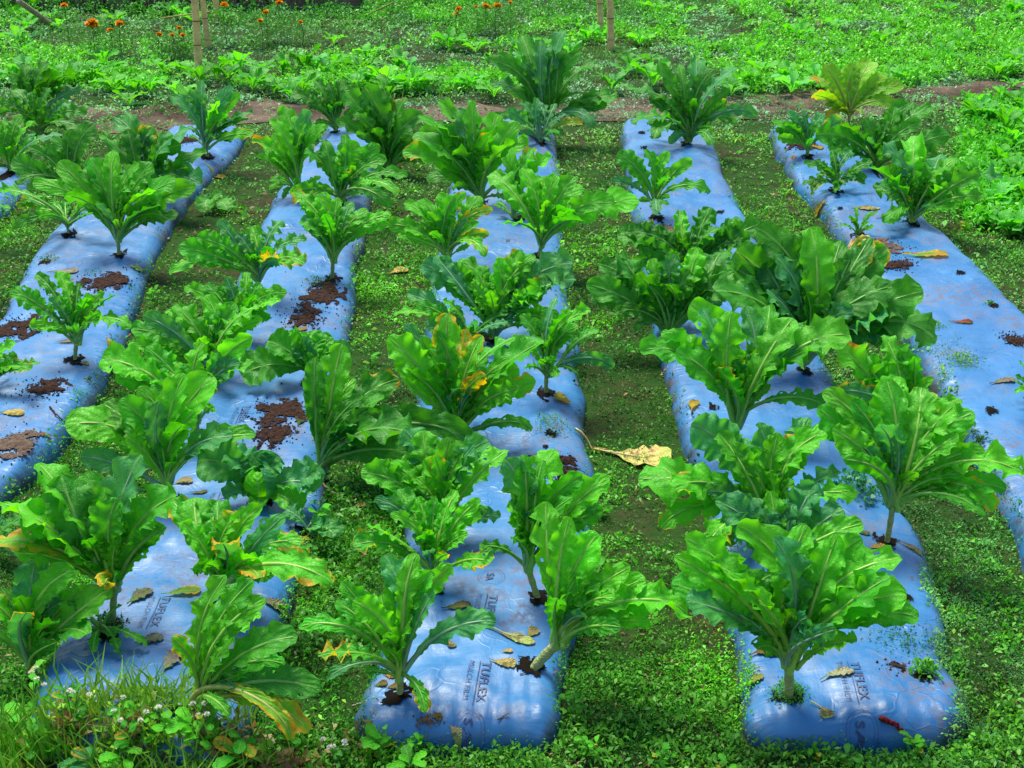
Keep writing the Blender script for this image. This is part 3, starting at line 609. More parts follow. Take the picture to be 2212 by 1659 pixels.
# ------------------------------------------------------------------ the plants: (label, base, tips, options); pixels of the photograph
PL = [
 # bed A
 ('tall dark plant at the far left, rearmost of its bed', (75, 262), [(20, 165), (57, 145), (104, 143), (160, 165), (28, 190), (135, 175), (170, 195)], dict(tone='d', wf=1.05)),
 ('upright dark green plant in front of the rearmost one at the far left', (85, 292), [(35, 200), (70, 205), (107, 196), (151, 228), (5, 225), (180, 250), (175, 285), (0, 262)], dict(tone='d')),
 ('pale yellowish green plant cut by the left edge with thick white stalks', (24, 370), [(-20, 262), (10, 268), (44, 255), (70, 268), (128, 296), (-50, 300)], dict(tone='l', wf=1.1)),
 ('slender vase-shaped plant alone at the far end of the left bed', (449, 340), [(386, 192, 'l'), (437, 183, 't'), (470, 226, 'lf'), (497, 195, 't'), (511, 208, 'l'), (541, 249, 't'), (530, 262), (375, 215, 't'), (540, 292, 'fy'), (410, 205)], dict(wf=.9, stem=.12, lob=.12)),
 ('dense plant behind the big vase-shaped one on the left bed', (160, 420, 0), [(151, 289), (67, 326), (34, 353), (202, 279), (115, 305), (45, 400), (180, 300), (95, 330)], dict(tone='d', wf=1.1)),
 ('spreading dark plant behind and right of the big vase-shaped one', (310, 425), [(252, 265, 't'), (302, 290), (343, 292), (400, 290, 't'), (437, 336, 'd'), (330, 285), (278, 290), (225, 300), (425, 400, 'd'), (385, 320)], dict(tone='d', wf=1.1)),
 ('big vase-shaped plant on a ringed stem with fanned dark leaves', (256, 551), [(83, 405, 'a'), (134, 363), (165, 372), (198, 353), (245, 340, 'l'), (296, 363), (323, 363), (370, 400), (412, 413), (373, 470, 'd'), (150, 430, 'fa'), (340, 450, 'd')], dict(top=(254, 514), wf=1.0, fill=7, lob=.14)),
 ('small low plant with bent leaves at the left bed edge', (150, 506), [(-5, 437, 'a'), (77, 443), (45, 450, 'y'), (120, 440, 'd'), (175, 440)], dict(fill=2, stem=.09)),
 ('small bushy plant among the brown soil heaps', (161, 778), [(34, 634), (84, 603, 'd'), (128, 597, 'l'), (171, 620, 'd'), (222, 640, 'l'), (245, 644, 't'), (71, 708, 'l'), (276, 711, 'fa'), (215, 680, 'y'), (110, 650), (190, 650)], dict(top=(166, 735), wf=.95, srad=.012, fill=4)),
 ('plant reaching in from the left frame edge beside dark soil', (-35, 840), [(30, 748, 'l'), (78, 788), (20, 790), (-60, 720), (-90, 760), (60, 800, 'y')], dict()),
 # bed B
 ('light green plant with long pale stalks at the far part of the second bed', (652, 425), [(551, 312, 'ya'), (615, 242, 'l'), (640, 262, 'l'), (669, 252), (699, 279, 'l'), (588, 269, 'l'), (560, 345)], dict(tone='l', wf=.95, stem=.05)),
 ('round headed plant behind the bright one of the second bed', (739, 440), [(665, 329), (702, 312), (745, 300), (771, 316), (815, 323), (828, 350), (869, 386), (835, 445, 'f'), (690, 345), (800, 395, 'l')], dict(wf=1.1)),
 ('dark upright plant with one thick pale midrib', (842, 376), [(751, 208), (790, 200), (832, 208), (875, 222), (909, 255), (943, 289), (734, 269), (801, 228), (775, 290), (930, 330)], dict(tone='d', wf=1.05)),
 ('hindmost plant of the second bed beside the bare soil path', (722, 285), [(635, 208), (682, 181), (710, 186), (736, 178), (768, 191), (655, 225), (800, 215)], dict(tone='d')),
 ('bright vase-shaped plant on a bare stem in the middle of the second bed', (718, 602), [(638, 425, 'l'), (662, 432), (692, 428, 'l'), (728, 436), (755, 445), (790, 463, 'l'), (836, 470, 'l'), (832, 492), (655, 480), (700, 470, 'f')], dict(top=(720, 560), wf=1.0, lob=.15, fill=6)),
 ('plant with an orange spotted leaf in the upper second bed', (562, 640), [(380, 592, 'l'), (398, 540), (435, 520), (478, 485, 't'), (515, 512), (545, 497), (605, 484, 'a'), (655, 525, 'ta'), (650, 572, 'ya'), (590, 560, 'Y')], dict(wf=1.0, fill=6, top=(560, 600))),
 ('crinkled plant just below the one with the orange spotted leaf', (522, 735), [(407, 627), (450, 622), (490, 607, 't'), (531, 597, 'l'), (612, 640, 'a'), (470, 640), (560, 620), (600, 655)], dict(stem=.06)),
 ('leafy plant in the middle of four crowded at the left of the second bed', (452, 825), [(296, 718), (319, 691), (380, 671, 'l'), (444, 650, 'l'), (505, 665), (551, 671, 'l'), (290, 750), (560, 700), (345, 712)], dict(wf=1.15, stem=.06, fill=6)),
 ('broad leaved plant above the tall upright one at the left of the second bed', (423, 958), [(235, 785, 'a'), (262, 822), (323, 761), (380, 790), (437, 751), (490, 765, 't'), (536, 741, 'l'), (540, 790), (300, 800), (460, 880, 'l')], dict(top=(423, 905), wf=1.15, fill=6)),
 ('upright plant with smooth rounded leaves on a pale ringed stem', (370, 1084), [(158, 933, 'la'), (232, 886, 'l'), (265, 880), (302, 852, 'l'), (345, 880), (397, 825, 'l'), (455, 830), (538, 948, 'a'), (188, 990, 't'), (420, 900)], dict(top=(362, 1045), wf=1.0, lob=.07, ruf=.14, fill=5)),
 ('cabbage with dark rounded leaves spread over the bare film', (672, 830), [(534, 812, 'd'), (585, 742, 'd'), (625, 726), (665, 724), (716, 734), (752, 765, 't'), (640, 745, 't')], dict(kind='cabbage', name='cabbage_plant', wf=.85, fill=2, stem=.07, cat='cabbage')),
 ('toppled plant showing pale leaf undersides at the right edge of the second bed', (690, 1012), [(682, 790, 'p'), (735, 762, 'l'), (850, 832, 'p'), (905, 905, 'd'), (885, 985, 'd'), (1000, 965), (820, 870, 'p'), (760, 830, 'l'), (870, 940, 'd'), (700, 840, 'l')], dict(tone='d', wf=1.0, fill=5, stem=.02, lob=.12, top=(694, 1003))),
 ('huge plant with broad veined leaves near the left edge, second row from the front', (240, 1345), [(22, 1100), (95, 1020), (140, 1045, 'd'), (190, 1038), (240, 1055), (300, 1003, 't'), (372, 1085), (5, 1180, 'Y'), (345, 1150, 'd'), (230, 1260, 'Yf'), (60, 1130)], dict(wf=1.12, lob=.08, fill=7, top=(248, 1270))),
 ('ragged plant with brown edged curled leaves in the near second bed', (465, 1312), [(378, 1095, 'y'), (425, 1088), (470, 1095), (515, 1120, 'l'), (560, 1107, 'l'), (605, 1125, 't'), (640, 1180, 'y'), (555, 1250, 'Yf'), (700, 1262, 'yfa'), (400, 1140), (480, 1180, 'yf')], dict(wf=1.15, lob=.08, fill=6, top=(480, 1270))),
 ('plant at the lower left corner with one blue-green leaf standing up', (66, 1464), [(-40, 1290), (8, 1284, 'd'), (77, 1224, 't'), (155, 1247, 'l'), (228, 1281, 'l'), (180, 1375, 'f'), (-70, 1340), (40, 1300), (120, 1290)], dict(wf=1.0, lob=.06, fill=5, top=(66, 1430))),
 ('low lobed plant lying flat on the near left film', (228, 1370), [(313, 1405, 'f'), (258, 1422, 'df'), (262, 1365, 'l'), (205, 1420, 'f'), (185, 1390, 't')], dict(wf=.8, fill=1, stem=.03, lob=.4)),
 ('leaning plant with pale leaves and a drooping yellow one at the near end', (400, 1545), [(375, 1388, 'y'), (485, 1264, 'p'), (538, 1272, 'p'), (563, 1310, 'l'), (627, 1385, 'p'), (672, 1492, 'd'), (650, 1575, 'Yfa'), (612, 1592, 'Yfa'), (540, 1330, 'l')], dict(wf=.95, lob=.06, fill=3, stem=.03, top=(428, 1512), depth=.7)),
 # bed C
 ('tallest plant in the centre background with leaves arching right', (1180, 285), [(1060, 141, 'a'), (1084, 128), (1131, 91), (1168, 100), (1218, 81, 't'), (1249, 124), (1279, 145), (1322, 218, 'a'), (1067, 188, 't'), (1272, 275, 'tfa'), (1150, 150), (1200, 130), (1300, 235)], dict(tone='d', wf=.9, fill=8)),
 ('small blue-green plant at the foot of the tallest central one', (1168, 309), [(1098, 242, 't'), (1130, 225, 't'), (1161, 218), (1198, 229, 't'), (1220, 250), (1205, 285, 'tf'), (1120, 275, 'y'), (1252, 268, 'Y')], dict(tone='t', stem=.05, fill=2)),
 ('large plant with an arching left leaf in the upper central bed', (1042, 442), [(882, 339, 'a'), (912, 265), (953, 235, 'l'), (990, 250), (1020, 232, 'l'), (1070, 259), (1111, 275), (1134, 309, 'l'), (960, 300), (1060, 300), (905, 300)], dict(wf=.95, fill=8, stem=.05)),
 ('plant half hidden between the two big ones of the upper central bed', (1118, 475), [(1107, 329, 'l'), (1150, 330), (1185, 345, 'l'), (1131, 366), (1085, 350)], dict(fill=3)),
 ('bright fan-shaped plant on a bare stem above the printed film', (1165, 556), [(1067, 386, 'l'), (1095, 395), (1130, 375, 'l'), (1165, 390), (1198, 386, 'l'), (1238, 393, 'l'), (1251, 410), (1315, 447, 'la'), (1365, 442, 'la'), (1087, 487, 'f'), (1250, 480)], dict(top=(1170, 528), wf=1.0, fill=7)),
 ('round plant with orange tipped leaf left of the bright fan-shaped one', (966, 580), [(845, 490, 'la'), (879, 447), (912, 440), (949, 427, 'l'), (980, 432), (1003, 424, 'l'), (1033, 433), (1058, 460, 'Y'), (1050, 510, 'Y'), (880, 500), (1040, 555, 'yf')], dict(wf=1.1, fill=8, top=(966, 550), lob=.15)),
 ('pale crinkled plant with blue-green leaves left of it in the centre', (1062, 735), [(923, 580, 't'), (950, 565, 't'), (997, 573, 'l'), (1030, 590, 'l'), (1077, 568, 'p'), (1118, 553, 'l'), (1150, 565, 'l'), (1185, 600, 't'), (1230, 612, 't'), (1165, 640), (1020, 620, 'l'), (1225, 580, 't')], dict(tone='l', wf=1.05, fill=8, stem=.05)),
 ('low blue-green plant in front of the pale crinkled central one', (1015, 750), [(862, 684, 'l'), (889, 644, 't'), (909, 664), (960, 655, 'l'), (1015, 704, 't'), (1090, 700, 'tf'), (930, 690)], dict(stem=.04, fill=4)),
 ('medium plant with a yellow leaf at its foot, right edge of the central bed', (1181, 850), [(1128, 690), (1160, 700, 'l'), (1205, 650, 't'), (1228, 687), (1269, 681, 'l'), (1315, 795, 'ta'), (1245, 810, 'd'), (1138, 795, 'd'), (1195, 710, 'l'), (1110, 735, 'l')], dict(top=(1182, 805), fill=4, srad=.012)),
 ('big plant with long bare stalks and scorched yellow tips in the central bed', (985, 957), [(849, 745), (879, 721), (915, 745), (966, 697, 'y'), (1003, 728, 'Y'), (1037, 741, 'y'), (1105, 745), (1161, 752), (1144, 832, 'y'), (862, 790), (1044, 822, 'Yf'), (940, 730), (880, 830), (1090, 790)], dict(wf=.95, fill=7, stem=.03, srad=.02)),
 ('light green plant at the left of the crowded near central bed', (952, 1172), [(792, 1030, 'l'), (818, 1013), (850, 1010, 'l'), (879, 943, 't'), (916, 946, 'l'), (970, 960, 'l'), (1020, 975, 't'), (1047, 966, 't'), (1087, 986), (920, 1010, 'l')], dict(tone='l', wf=1.15, fill=7, stem=.05)),
 ('spreading plant with a thin ringed leaning stem behind the leaning near one', (1166, 1292), [(1095, 1010), (1131, 1000), (1170, 1012), (1195, 990, 'l'), (1250, 1040), (1302, 1045, 'l'), (1290, 1110), (1045, 1185, 'd'), (1100, 1060, 'l'), (1150, 1110, 't'), (1230, 1085)], dict(top=(1141, 1225), wf=1.05, fill=7)),
 ('plant with a folded yellow edged leaf above the printed film', (936, 1270), [(775, 1183), (802, 1140), (818, 1090, 't'), (865, 1070, 'p'), (905, 1085, 'l'), (936, 1085), (983, 1072, 'l'), (1030, 1090), (1052, 1215, 'yf'), (965, 1200, 'yf'), (850, 1120), (1015, 1120, 'l')], dict(wf=1.05, fill=7, top=(936, 1235))),
 ('front plant of the central bed over a dark planting hole', (862, 1500), [(662, 1362, 'a'), (748, 1271), (770, 1310, 'l'), (832, 1217, 't'), (845, 1265, 'l'), (896, 1214), (930, 1250), (968, 1237, 'l'), (1056, 1350, 'a'), (718, 1470, 'ta'), (915, 1532, 'yf'), (735, 1310), (700, 1420, 'yf')], dict(top=(864, 1450), wf=.95, fill=4)),
 ('front plant leaning right over the moss on a thick yellow-green stem', (1143, 1442), [(1181, 1106, 'l'), (1228, 1136, 'l'), (1286, 1170, 'l'), (1350, 1237, 'l'), (1380, 1260), (1420, 1308, 'l'), (1462, 1334, 'a'), (1205, 1300, 'p'), (1262, 1335, 't'), (1390, 1350), (1320, 1300, 'l'), (1170, 1230)], dict(top=(1205, 1388), wf=1.0, fill=5, stem=.03, srad=.018, depth=.6)),
 # bed D
 ('hindmost plant of the bed right of centre with drooping side leaves', (1482, 310), [(1363, 202, 'a'), (1373, 269, 'fa'), (1427, 148), (1469, 151), (1503, 140, 't'), (1540, 160), (1583, 158), (1570, 202), (1624, 257, 'ta'), (1536, 290, 'tf'), (1420, 300, 'fa'), (1455, 190)], dict(tone='d', wf=1.0, fill=7)),
 ('small plant with one leaf drooping right on the pale far film', (1417, 468), [(1339, 339), (1365, 335, 'l'), (1393, 332), (1420, 345, 'l'), (1444, 336, 'l'), (1489, 353), (1523, 420, 'a'), (1326, 393), (1420, 462, 'tf')], dict(fill=3, wf=1.1, top=(1415, 440))),
 ('dark plant behind the rounded one in the upper middle of its bed', (1490, 600), [(1395, 490), (1430, 500), (1470, 465, 'l'), (1530, 458), (1590, 480), (1635, 490, 'd'), (1345, 520, 'd'), (1360, 510), (1550, 500), (1610, 525)], dict(tone='d', wf=1.1, fill=7)),
 ('rounded plant whose leaves hang over the moss to the left', (1450, 732), [(1280, 622), (1305, 580), (1345, 560), (1410, 570, 'l'), (1455, 560), (1500, 548, 'l'), (1548, 558), (1580, 600, 'd'), (1290, 650), (1380, 600), (1570, 640, 'd')], dict(wf=1.1, fill=8, tone='d')),
 ('massive dark plant with a broad flat leaf reaching right', (1735, 800, 0), [(1580, 587), (1600, 560), (1640, 512), (1700, 525), (1750, 512, 'l'), (1810, 538), (1870, 532), (1900, 550), (1975, 640), (2000, 742, 'a'), (1905, 690), (1560, 640), (1850, 610), (1680, 570)], dict(tone='d', wf=1.15, fill=9, lob=.15, top=(1738, 775))),
 ('large plant on a pale ringed stem with a leaf arm stretching right', (1587, 958), [(1398, 771, 'a'), (1440, 735, 'a'), (1499, 674, 'l'), (1523, 684, 't'), (1580, 690), (1610, 680), (1657, 677), (1704, 704, 'l'), (1728, 721), (1818, 738, 'a'), (1770, 885, 'da'), (1470, 770), (1760, 760)], dict(top=(1593, 915), wf=1.1, fill=9)),
 ('plant tucked behind the one on a thin white stem', (1955, 935, 0), [(1808, 751, 'l'), (1850, 780), (1912, 738, 'l'), (1940, 760), (1973, 781), (2013, 825), (2000, 860), (1820, 850, 'y'), (1895, 800)], dict(wf=1.1, fill=5)),
 ('wide open plant on a thin white stem at the right of its bed', (1915, 1172), [(1778, 896), (1788, 862, 'l'), (1808, 939), (1845, 880), (1916, 839, 'p'), (1936, 832, 'l'), (1985, 855), (2053, 889), (2092, 906), (2190, 1030, 'a'), (2127, 1104, 'ya'), (1900, 930, 't'), (2060, 950), (2155, 1060), (1830, 1000)], dict(top=(1929, 1088), wf=1.05, fill=8, lob=.16, srad=.012)),
 ('pale plant crowding behind the blue-green one near the front', (1655, 1165, 0), [(1400, 1045, 'a'), (1445, 1140, 'ya'), (1506, 933), (1560, 950, 'l'), (1640, 930, 't'), (1680, 950, 'l'), (1738, 919), (1785, 943), (1838, 1077, 'a'), (1805, 1030, 't'), (1470, 1060), (1590, 980)], dict(wf=1.1, fill=8, tone='l', lob=.3)),
 ('blue-green plant squeezed behind the front one', (1680, 1270, 0), [(1555, 1095, 't'), (1605, 1085, 't'), (1665, 1075, 'l'), (1710, 1100), (1755, 1060, 't'), (1810, 1110), (1850, 1140, 'l'), (1640, 1130, 't')], dict(tone='t', fill=5, wf=1.15)),
 ('front plant with wide bright leaves on a ringed stem with moss at its foot', (1704, 1508), [(1496, 1180, 'l'), (1469, 1274), (1499, 1308, 'f'), (1550, 1230, 'l'), (1600, 1156, 'l'), (1671, 1180, 't'), (1740, 1156, 'l'), (1800, 1175, 'l'), (1849, 1180), (1929, 1224, 'a'), (1939, 1298, 'a'), (1963, 1341, 'fa'), (1577, 1257, 'l'), (1906, 1260), (1734, 1375, 'tf'), (1800, 1365, 'tf'), (1475, 1220)], dict(top=(1704, 1432), wf=1.0, fill=6, srad=.016, lob=.2)),
 # bed E
 ('lime green plant with an orange leaf at the far end of the right bed', (1834, 278), [(1755, 175, 'Y'), (1785, 148, 'l'), (1815, 160, 'l'), (1845, 145), (1879, 141, 'l'), (1909, 168), (1943, 188, 'l'), (1761, 208, 'y'), (1926, 229, 'd'), (1791, 255, 'Yf')], dict(tone='y', wf=1.1, fill=4, top=(1834, 245), lob=.06, ruf=.1)),
 ('small dark plant at the far left corner of the right bed', (1745, 338), [(1674, 265, 'l'), (1704, 249, 't'), (1734, 245), (1778, 252, 't'), (1812, 265, 'y'), (1684, 299)], dict(fill=3, stem=.06)),
 ('dark spreading plant in the upper part of the right bed', (1889, 365), [(1771, 296), (1820, 275), (1870, 262), (1930, 240), (1963, 232), (2007, 242), (2040, 296), (1800, 330), (1985, 270), (1850, 300)], dict(tone='d', wf=1.1, fill=8)),
 ('jagged plant in front left of the dark spreading one on the right bed', (1805, 412), [(1741, 356), (1798, 333), (1838, 330, 't'), (1879, 353), (1758, 420, 'yf'), (1765, 350), (1850, 380), (1740, 400)], dict(fill=5, tone='d', lob=.4)),
 ('plant with curly blue-green edges at the right rim of the right bed', (1970, 482), [(1886, 370), (1912, 319, 't'), (1973, 306, 'l'), (2027, 343, 't'), (2060, 350), (2107, 380), (2150, 395, 'ta'), (2020, 450, 'tf'), (1930, 360), (2120, 430, 'l'), (1905, 400, 't')], dict(wf=1.05, fill=8, lob=.35, ruf=.35)),
 ('tiny seedling with three upright leaves on the right bed', (1856, 508), [(1849, 450, 'l'), (1880, 460), (1818, 487), (1885, 490, 'l'), (1835, 470)], dict(fill=0, stem=.02, srad=.007)),
 ('plant just entering the frame at the right edge', (2240, 868), [(2196, 850), (2203, 785), (2225, 770), (2260, 790), (2280, 830)], dict(fill=2, stem=.05)),
 # extras of the left foreground
 ('cabbage with a round heart and wide blue-green outer leaves', (566, 1080), [(437, 1000, 't'), (497, 985, 't'), (545, 985), (600, 990, 't'), (682, 1017, 't'), (675, 1060), (640, 1100, 'lf'), (490, 1075, 'f'), (560, 1110, 'lf')], dict(kind='cabbage', name='cabbage_plant', tone='t', wf=1.0, fill=0, stem=.015, depth=.8, cat='cabbage')),
 ('blue-green cabbage leaves poking from under the ragged plant', (660, 1150), [(620, 1105, 't'), (705, 1110, 't'), (690, 1140, 'tf'), (720, 1160, 'f')], dict(kind='cabbage', name='cabbage_plant', tone='t', fill=0, stem=.01, cat='cabbage')),
 ('blue-green leaves at the left edge below the soil heaps', (-20, 1210), [(25, 1125, 't'), (10, 1160, 't'), (50, 1120, 'd'), (-50, 1120)], dict(tone='t', fill=1, stem=.03)),
 ('torn pale cabbage remains at the edge of the left bed', (462, 448), [(478, 420, 'p'), (500, 440, 'p'), (440, 425, 't'), (490, 462, 'pf'), (450, 465, 'f')], dict(kind='cabbage', name='cabbage_plant', tone='p', fill=0, stem=.01, cat='cabbage')),
]
for i, (lab, b_, tips, kw) in enumerate(PL):
    plant(lab, b_, tips, seed=i, **kw)
# heart of the round cabbage: wrapped inner leaves
def cabbage_heart():
    root = [o for o in bpy.data.objects if o.type == 'EMPTY' and str(o.get('label', '')).startswith('cabbage with a round heart')][0]
    c = np.array(root.location) + np.array([0.0, -.02, .10]); rng = np.random.default_rng(5)
    for i in range(5):
        a = i * 2.4; r = .085 - .008 * i; n = 12; vv = []; 
        for p in np.linspace(-1.1, 1.25, 13):
            for q in np.linspace(-1.1, 1.1, 13):
                d = np.array([math.cos(p) * math.cos(q + a), math.cos(p) * math.sin(q + a), math.sin(p)])
                rr = r * (1 + .05 * math.sin(q * 7 + i) * max(0, p) + (.25 * max(0, abs(q) - .7) if i < 3 else 0))
                vv.append(c + d * rr)
        uvp = [((q + 1.1) / 2.2, (p + 1.1) / 2.35) for p in np.linspace(-1.1, 1.25, 13) for q in np.linspace(-1.1, 1.1, 13)]
        o = obj('heart_leaf', mesh('heart_leaf', np.array(vv) - np.array(root.location), grid_faces(12, 12), np.array(uvp)), M['cabbage'], root)
        o.color = (*jit(LEAFC['l' if i > 1 else 't'], rng), 1)
cabbage_heart()

# ------------------------------------------------------------------ small leaves in bulk: ground cover, herbs, litter
def leaflets(C, D, Lg, Wd, fold=.25, roll=None):
    """C bases (n,3), D unit directions, returns verts (n*4,3) and quads"""
    n = len(C); S = np.cross(D, np.array([0, 0, 1.0])); S /= np.linalg.norm(S, axis=1)[:, None] + 1e-6
    N = np.cross(S, D); 
    if roll is None: roll = RNG.normal(0, .5, n)
    S2 = S * np.cos(roll)[:, None] + N * np.sin(roll)[:, None]; N2 = np.cross(S2, D)
    mid = C + D * (Lg * .55)[:, None]; up = N2 * (Wd * fold)[:, None]
    V = np.stack([C, mid + S2 * (Wd * .5)[:, None] + up, C + D * Lg[:, None] - N2 * (Lg * .12)[:, None], mid - S2 * (Wd * .5)[:, None] + up], 1)
    return V.reshape(-1, 3), np.arange(n * 4).reshape(-1, 4)
def rdir(n, lo=.1, hi=.9):
    a = RNG.uniform(0, 2 * np.pi, n); e = RNG.uniform(lo, hi, n) * np.pi / 2
    return np.stack([np.cos(a) * np.cos(e), np.sin(a) * np.cos(e), np.sin(e)], -1)
def screen_scatter(n, x0=-180, x1=2392, y0=-75, y1=1740):
    px = RNG.uniform(x0, x1, n); py = RNG.uniform(y0, y1, n)
    d = FWD[None] + np.outer((px - CX) / F, [1, 0, 0]) + ((CY - py) / F)[:, None] * UPV[None]
    t = -H / d[:, 2]; P = CAM + d * t[:, None]; P[:, 2] = ground_z(P[:, 0], P[:, 1])
    return P, px, py
def stuff(name, V, Fc, col, mat='tint', label=None):
    o = obj(name, mesh(name, V, Fc, col=np.repeat(col, 4, axis=0), smooth=False), M[mat]); tag(o, label, None, None, 'stuff'); return o
def lerp(a, b, t): return np.asarray(a)[None] * (1 - t[:, None]) + np.asarray(b)[None] * t[:, None]
PXM = lambda P: F / ((P - CAM) @ FWD)
# creeping cover
P, px, py = screen_scatter(270000)
ok = ~in_bed(P[:, 0], P[:, 1], .035) | (~in_bed(P[:, 0], P[:, 1], .075) & (fbm(P[:, 0] * 4, P[:, 1] * 4 + 8, 3) > .58))
pd = in_path(P[:, 0], P[:, 1]); pv = np.clip((fbm(P[:, 0] * .9 + 5, P[:, 1] * 1.5, 3) - .45) * 7, .16, 1); ok &= ~((pd < .8) & (RNG.random(len(P)) > pv))
bare = fbm(P[:, 0] * 1.5 + 11, P[:, 1] * 1.1, 4)
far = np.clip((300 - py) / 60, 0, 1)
alley = (py > 330) & (py < 640) & (px > 330) & (px < 620)                # brown litter between the first two beds
farm = np.clip((330 - py) / 80, 0, 1); ok &= RNG.random(len(P)) < np.clip((bare - .35 + .05 * farm) * 10, .34 + .30 * farm, 1)
fine_ = fbm(P[:, 0] * 7 + 4, P[:, 1] * 5, 3); ok &= RNG.random(len(P)) < np.clip((fine_ - .33) * 8, .30, 1)
ok &= ~(alley & (RNG.random(len(P)) < .72))
bareC = (px > 1290) & (px < 1560) & (py > 1100) & (py < 1420); ok &= ~(bareC & (RNG.random(len(P)) < .6))
P = P[ok]; px = px[ok]; py = py[ok]; far = far[ok]; n = len(P); print('cover', n)
k = PXM(P); reps = 3
sz = np.clip(6.2 / k, .011, .042) * RNG.uniform(.45, 1.1, n) * (1 + .9 * (RNG.random(n) < .12)) * (.7 + .7 * fbm(P[:, 0] * 2 + 60, P[:, 1] * 2, 3))
PP = np.repeat(P, reps, 0); ss = np.repeat(sz, reps); kk = np.repeat(k, reps)
PP = PP + RNG.normal(0, 1, PP.shape) * (ss * .8)[:, None] * [1, 1, 0]; 
hill = .10 * np.clip(fbm(PP[:, 0] * 5, PP[:, 1] * 5, 3) - .40, 0, 1) * (1 + 1.2 * np.repeat(far, reps))
PP[:, 2] = height(PP[:, 0], PP[:, 1]) + RNG.uniform(0, 1, len(PP)) * (hill + .008) + .004
D = rdir(len(PP), .02, .75)
V, Fc = leaflets(PP, D, ss, ss * RNG.uniform(.25, .75, len(PP)))
t1 = np.repeat(np.clip((fbm(P[:, 0] * .9, P[:, 1] * .9, 3) - .35) * 3.2, 0, 1), reps)
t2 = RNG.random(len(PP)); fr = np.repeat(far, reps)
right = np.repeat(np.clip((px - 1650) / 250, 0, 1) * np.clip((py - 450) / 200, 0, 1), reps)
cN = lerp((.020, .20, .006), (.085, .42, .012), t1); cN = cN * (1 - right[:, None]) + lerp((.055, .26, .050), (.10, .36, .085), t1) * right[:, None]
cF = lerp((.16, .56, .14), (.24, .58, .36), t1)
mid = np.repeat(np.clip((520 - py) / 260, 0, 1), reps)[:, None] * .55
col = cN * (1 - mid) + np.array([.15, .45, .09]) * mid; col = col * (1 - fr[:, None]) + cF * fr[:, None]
sp_ = np.repeat(fbm(P[:, 0] * 4 + 9, P[:, 1] * 3, 3), reps); col *= ((0.6 + .7 * t2 * (1 - .5 * fr)) * np.clip(.55 + 3.2 * (sp_ - .36), .40, 1.3))[:, None]
ye = RNG.random(len(PP)) < .07 * (1 - .8 * fr); col[ye] = col[ye] * [2.6, 1.45, .8]
br = RNG.random(len(PP)) < .05; col[br] = [.16, .10, .05]
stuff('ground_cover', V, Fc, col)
# trifoliate herbs and bright weeds
def herbs(name, n, region, hgt, spread, nl, colA, colB, dens=None, leaf=.03, upl=(.05, .8)):
    P, px, py = screen_scatter(n, *region)
    ok = (~in_bed(P[:, 0], P[:, 1], .0) | (name == 'front_weeds')) & (in_path(P[:, 0], P[:, 1]) > 1.1)
    if dens is not None: ok &= RNG.random(n) < dens(P, px, py)
    P = P[ok]; n = len(P); k = PXM(P); q = np.repeat(np.arange(n), nl); m = len(q)
    sc = RNG.uniform(.5, 1.3, n)[q]
    C = P[q] + np.stack([RNG.normal(0, spread, m), RNG.normal(0, spread, m), np.zeros(m)], -1) * sc[:, None]
    rr = np.hypot(*(C - P[q])[:, :2].T) / (spread * sc * 2.2 + 1e-6)
    C[:, 2] = (height(C[:, 0], C[:, 1]) if name == 'front_weeds' else P[q][:, 2]) + hgt * sc * np.clip(1 - rr ** 2, .1, 1) * RNG.uniform(.35, 1, m)
    D = rdir(m, *upl); L = leaf * RNG.uniform(.6, 1.3, m); 
    V, Fc = leaflets(C, D, L, L * RNG.uniform(.3, .65, m), .2)
    tt = RNG.random(m); col = lerp(colA, colB, np.clip(tt * .6 + .4 * RNG.random(n)[q], 0, 1))
    yy = (RNG.random(m) < .04); col[yy] *= [2.2, 1.4, 1]
    print(name, m); stuff(name, V, Fc, col)
dn = lambda P, px, py: np.clip((fbm(P[:, 0] * .8 + 3, P[:, 1] * .55, 3) - .44) * 7, 0, 1)
dr = lambda P, px, py: np.clip((fbm(P[:, 0] * 1.1 + 3, P[:, 1] * .55, 3) - .47 + .18 * np.clip((px - 1300) / 500, 0, 1) - .10 * (py > 110) * (px < 1500)) * 7, 0, 1)
herbs('weeds', 5200, (-150, 2380, -70, 205), .15, .065, 28, (.06, .46, .008), (.18, .68, .03), dr, .050)
herbs('weeds', 700, (2080, 2420, 190, 500), .10, .07, 22, (.045, .40, .01), (.13, .60, .03), None, .060)
herbs('undergrowth', 2600, (-100, 2380, 560, 1740), .06, .035, 14, (.030, .26, .006), (.12, .48, .02), dn, .024)
herbs('undergrowth', 1500, (-100, 2300, 280, 600), .045, .04, 12, (.06, .30, .04), (.15, .46, .08), dn, .026)
herbs('undergrowth', 420, (1190, 2300, 1480, 1760), .07, .035, 20, (.03, .20, .01), (.10, .36, .02), None, .024)
herbs('undergrowth', 170, (560, 820, 1060, 1420), .11, .04, 22, (.02, .17, .008), (.06, .28, .02), None, .026)
herbs('undergrowth', 420, (600, 1240, 1590, 1760), .06, .035, 20, (.03, .20, .01), (.10, .36, .02), None, .022)
herbs('front_weeds', 170, (-60, 700, 1580, 1760), .06, .04, 14, (.09, .40, .01), (.34, .62, .06), lambda P, px, py: np.clip((py - 1575) / 90 - np.clip((px - 420) / 300, 0, 1), 0, 1), .040)
herbs('front_weeds', 90, (-60, 760, 1570, 1760), .05, .05, 10, (.16, .11, .04), (.42, .36, .16), lambda P, px, py: np.clip((py - 1560) / 90, 0, 1), .045, (.0, .9))
herbs('weeds', 900, (-100, 1500, -60, 60), .26, .08, 26, (.02, .22, .01), (.08, .42, .03), None, .05)
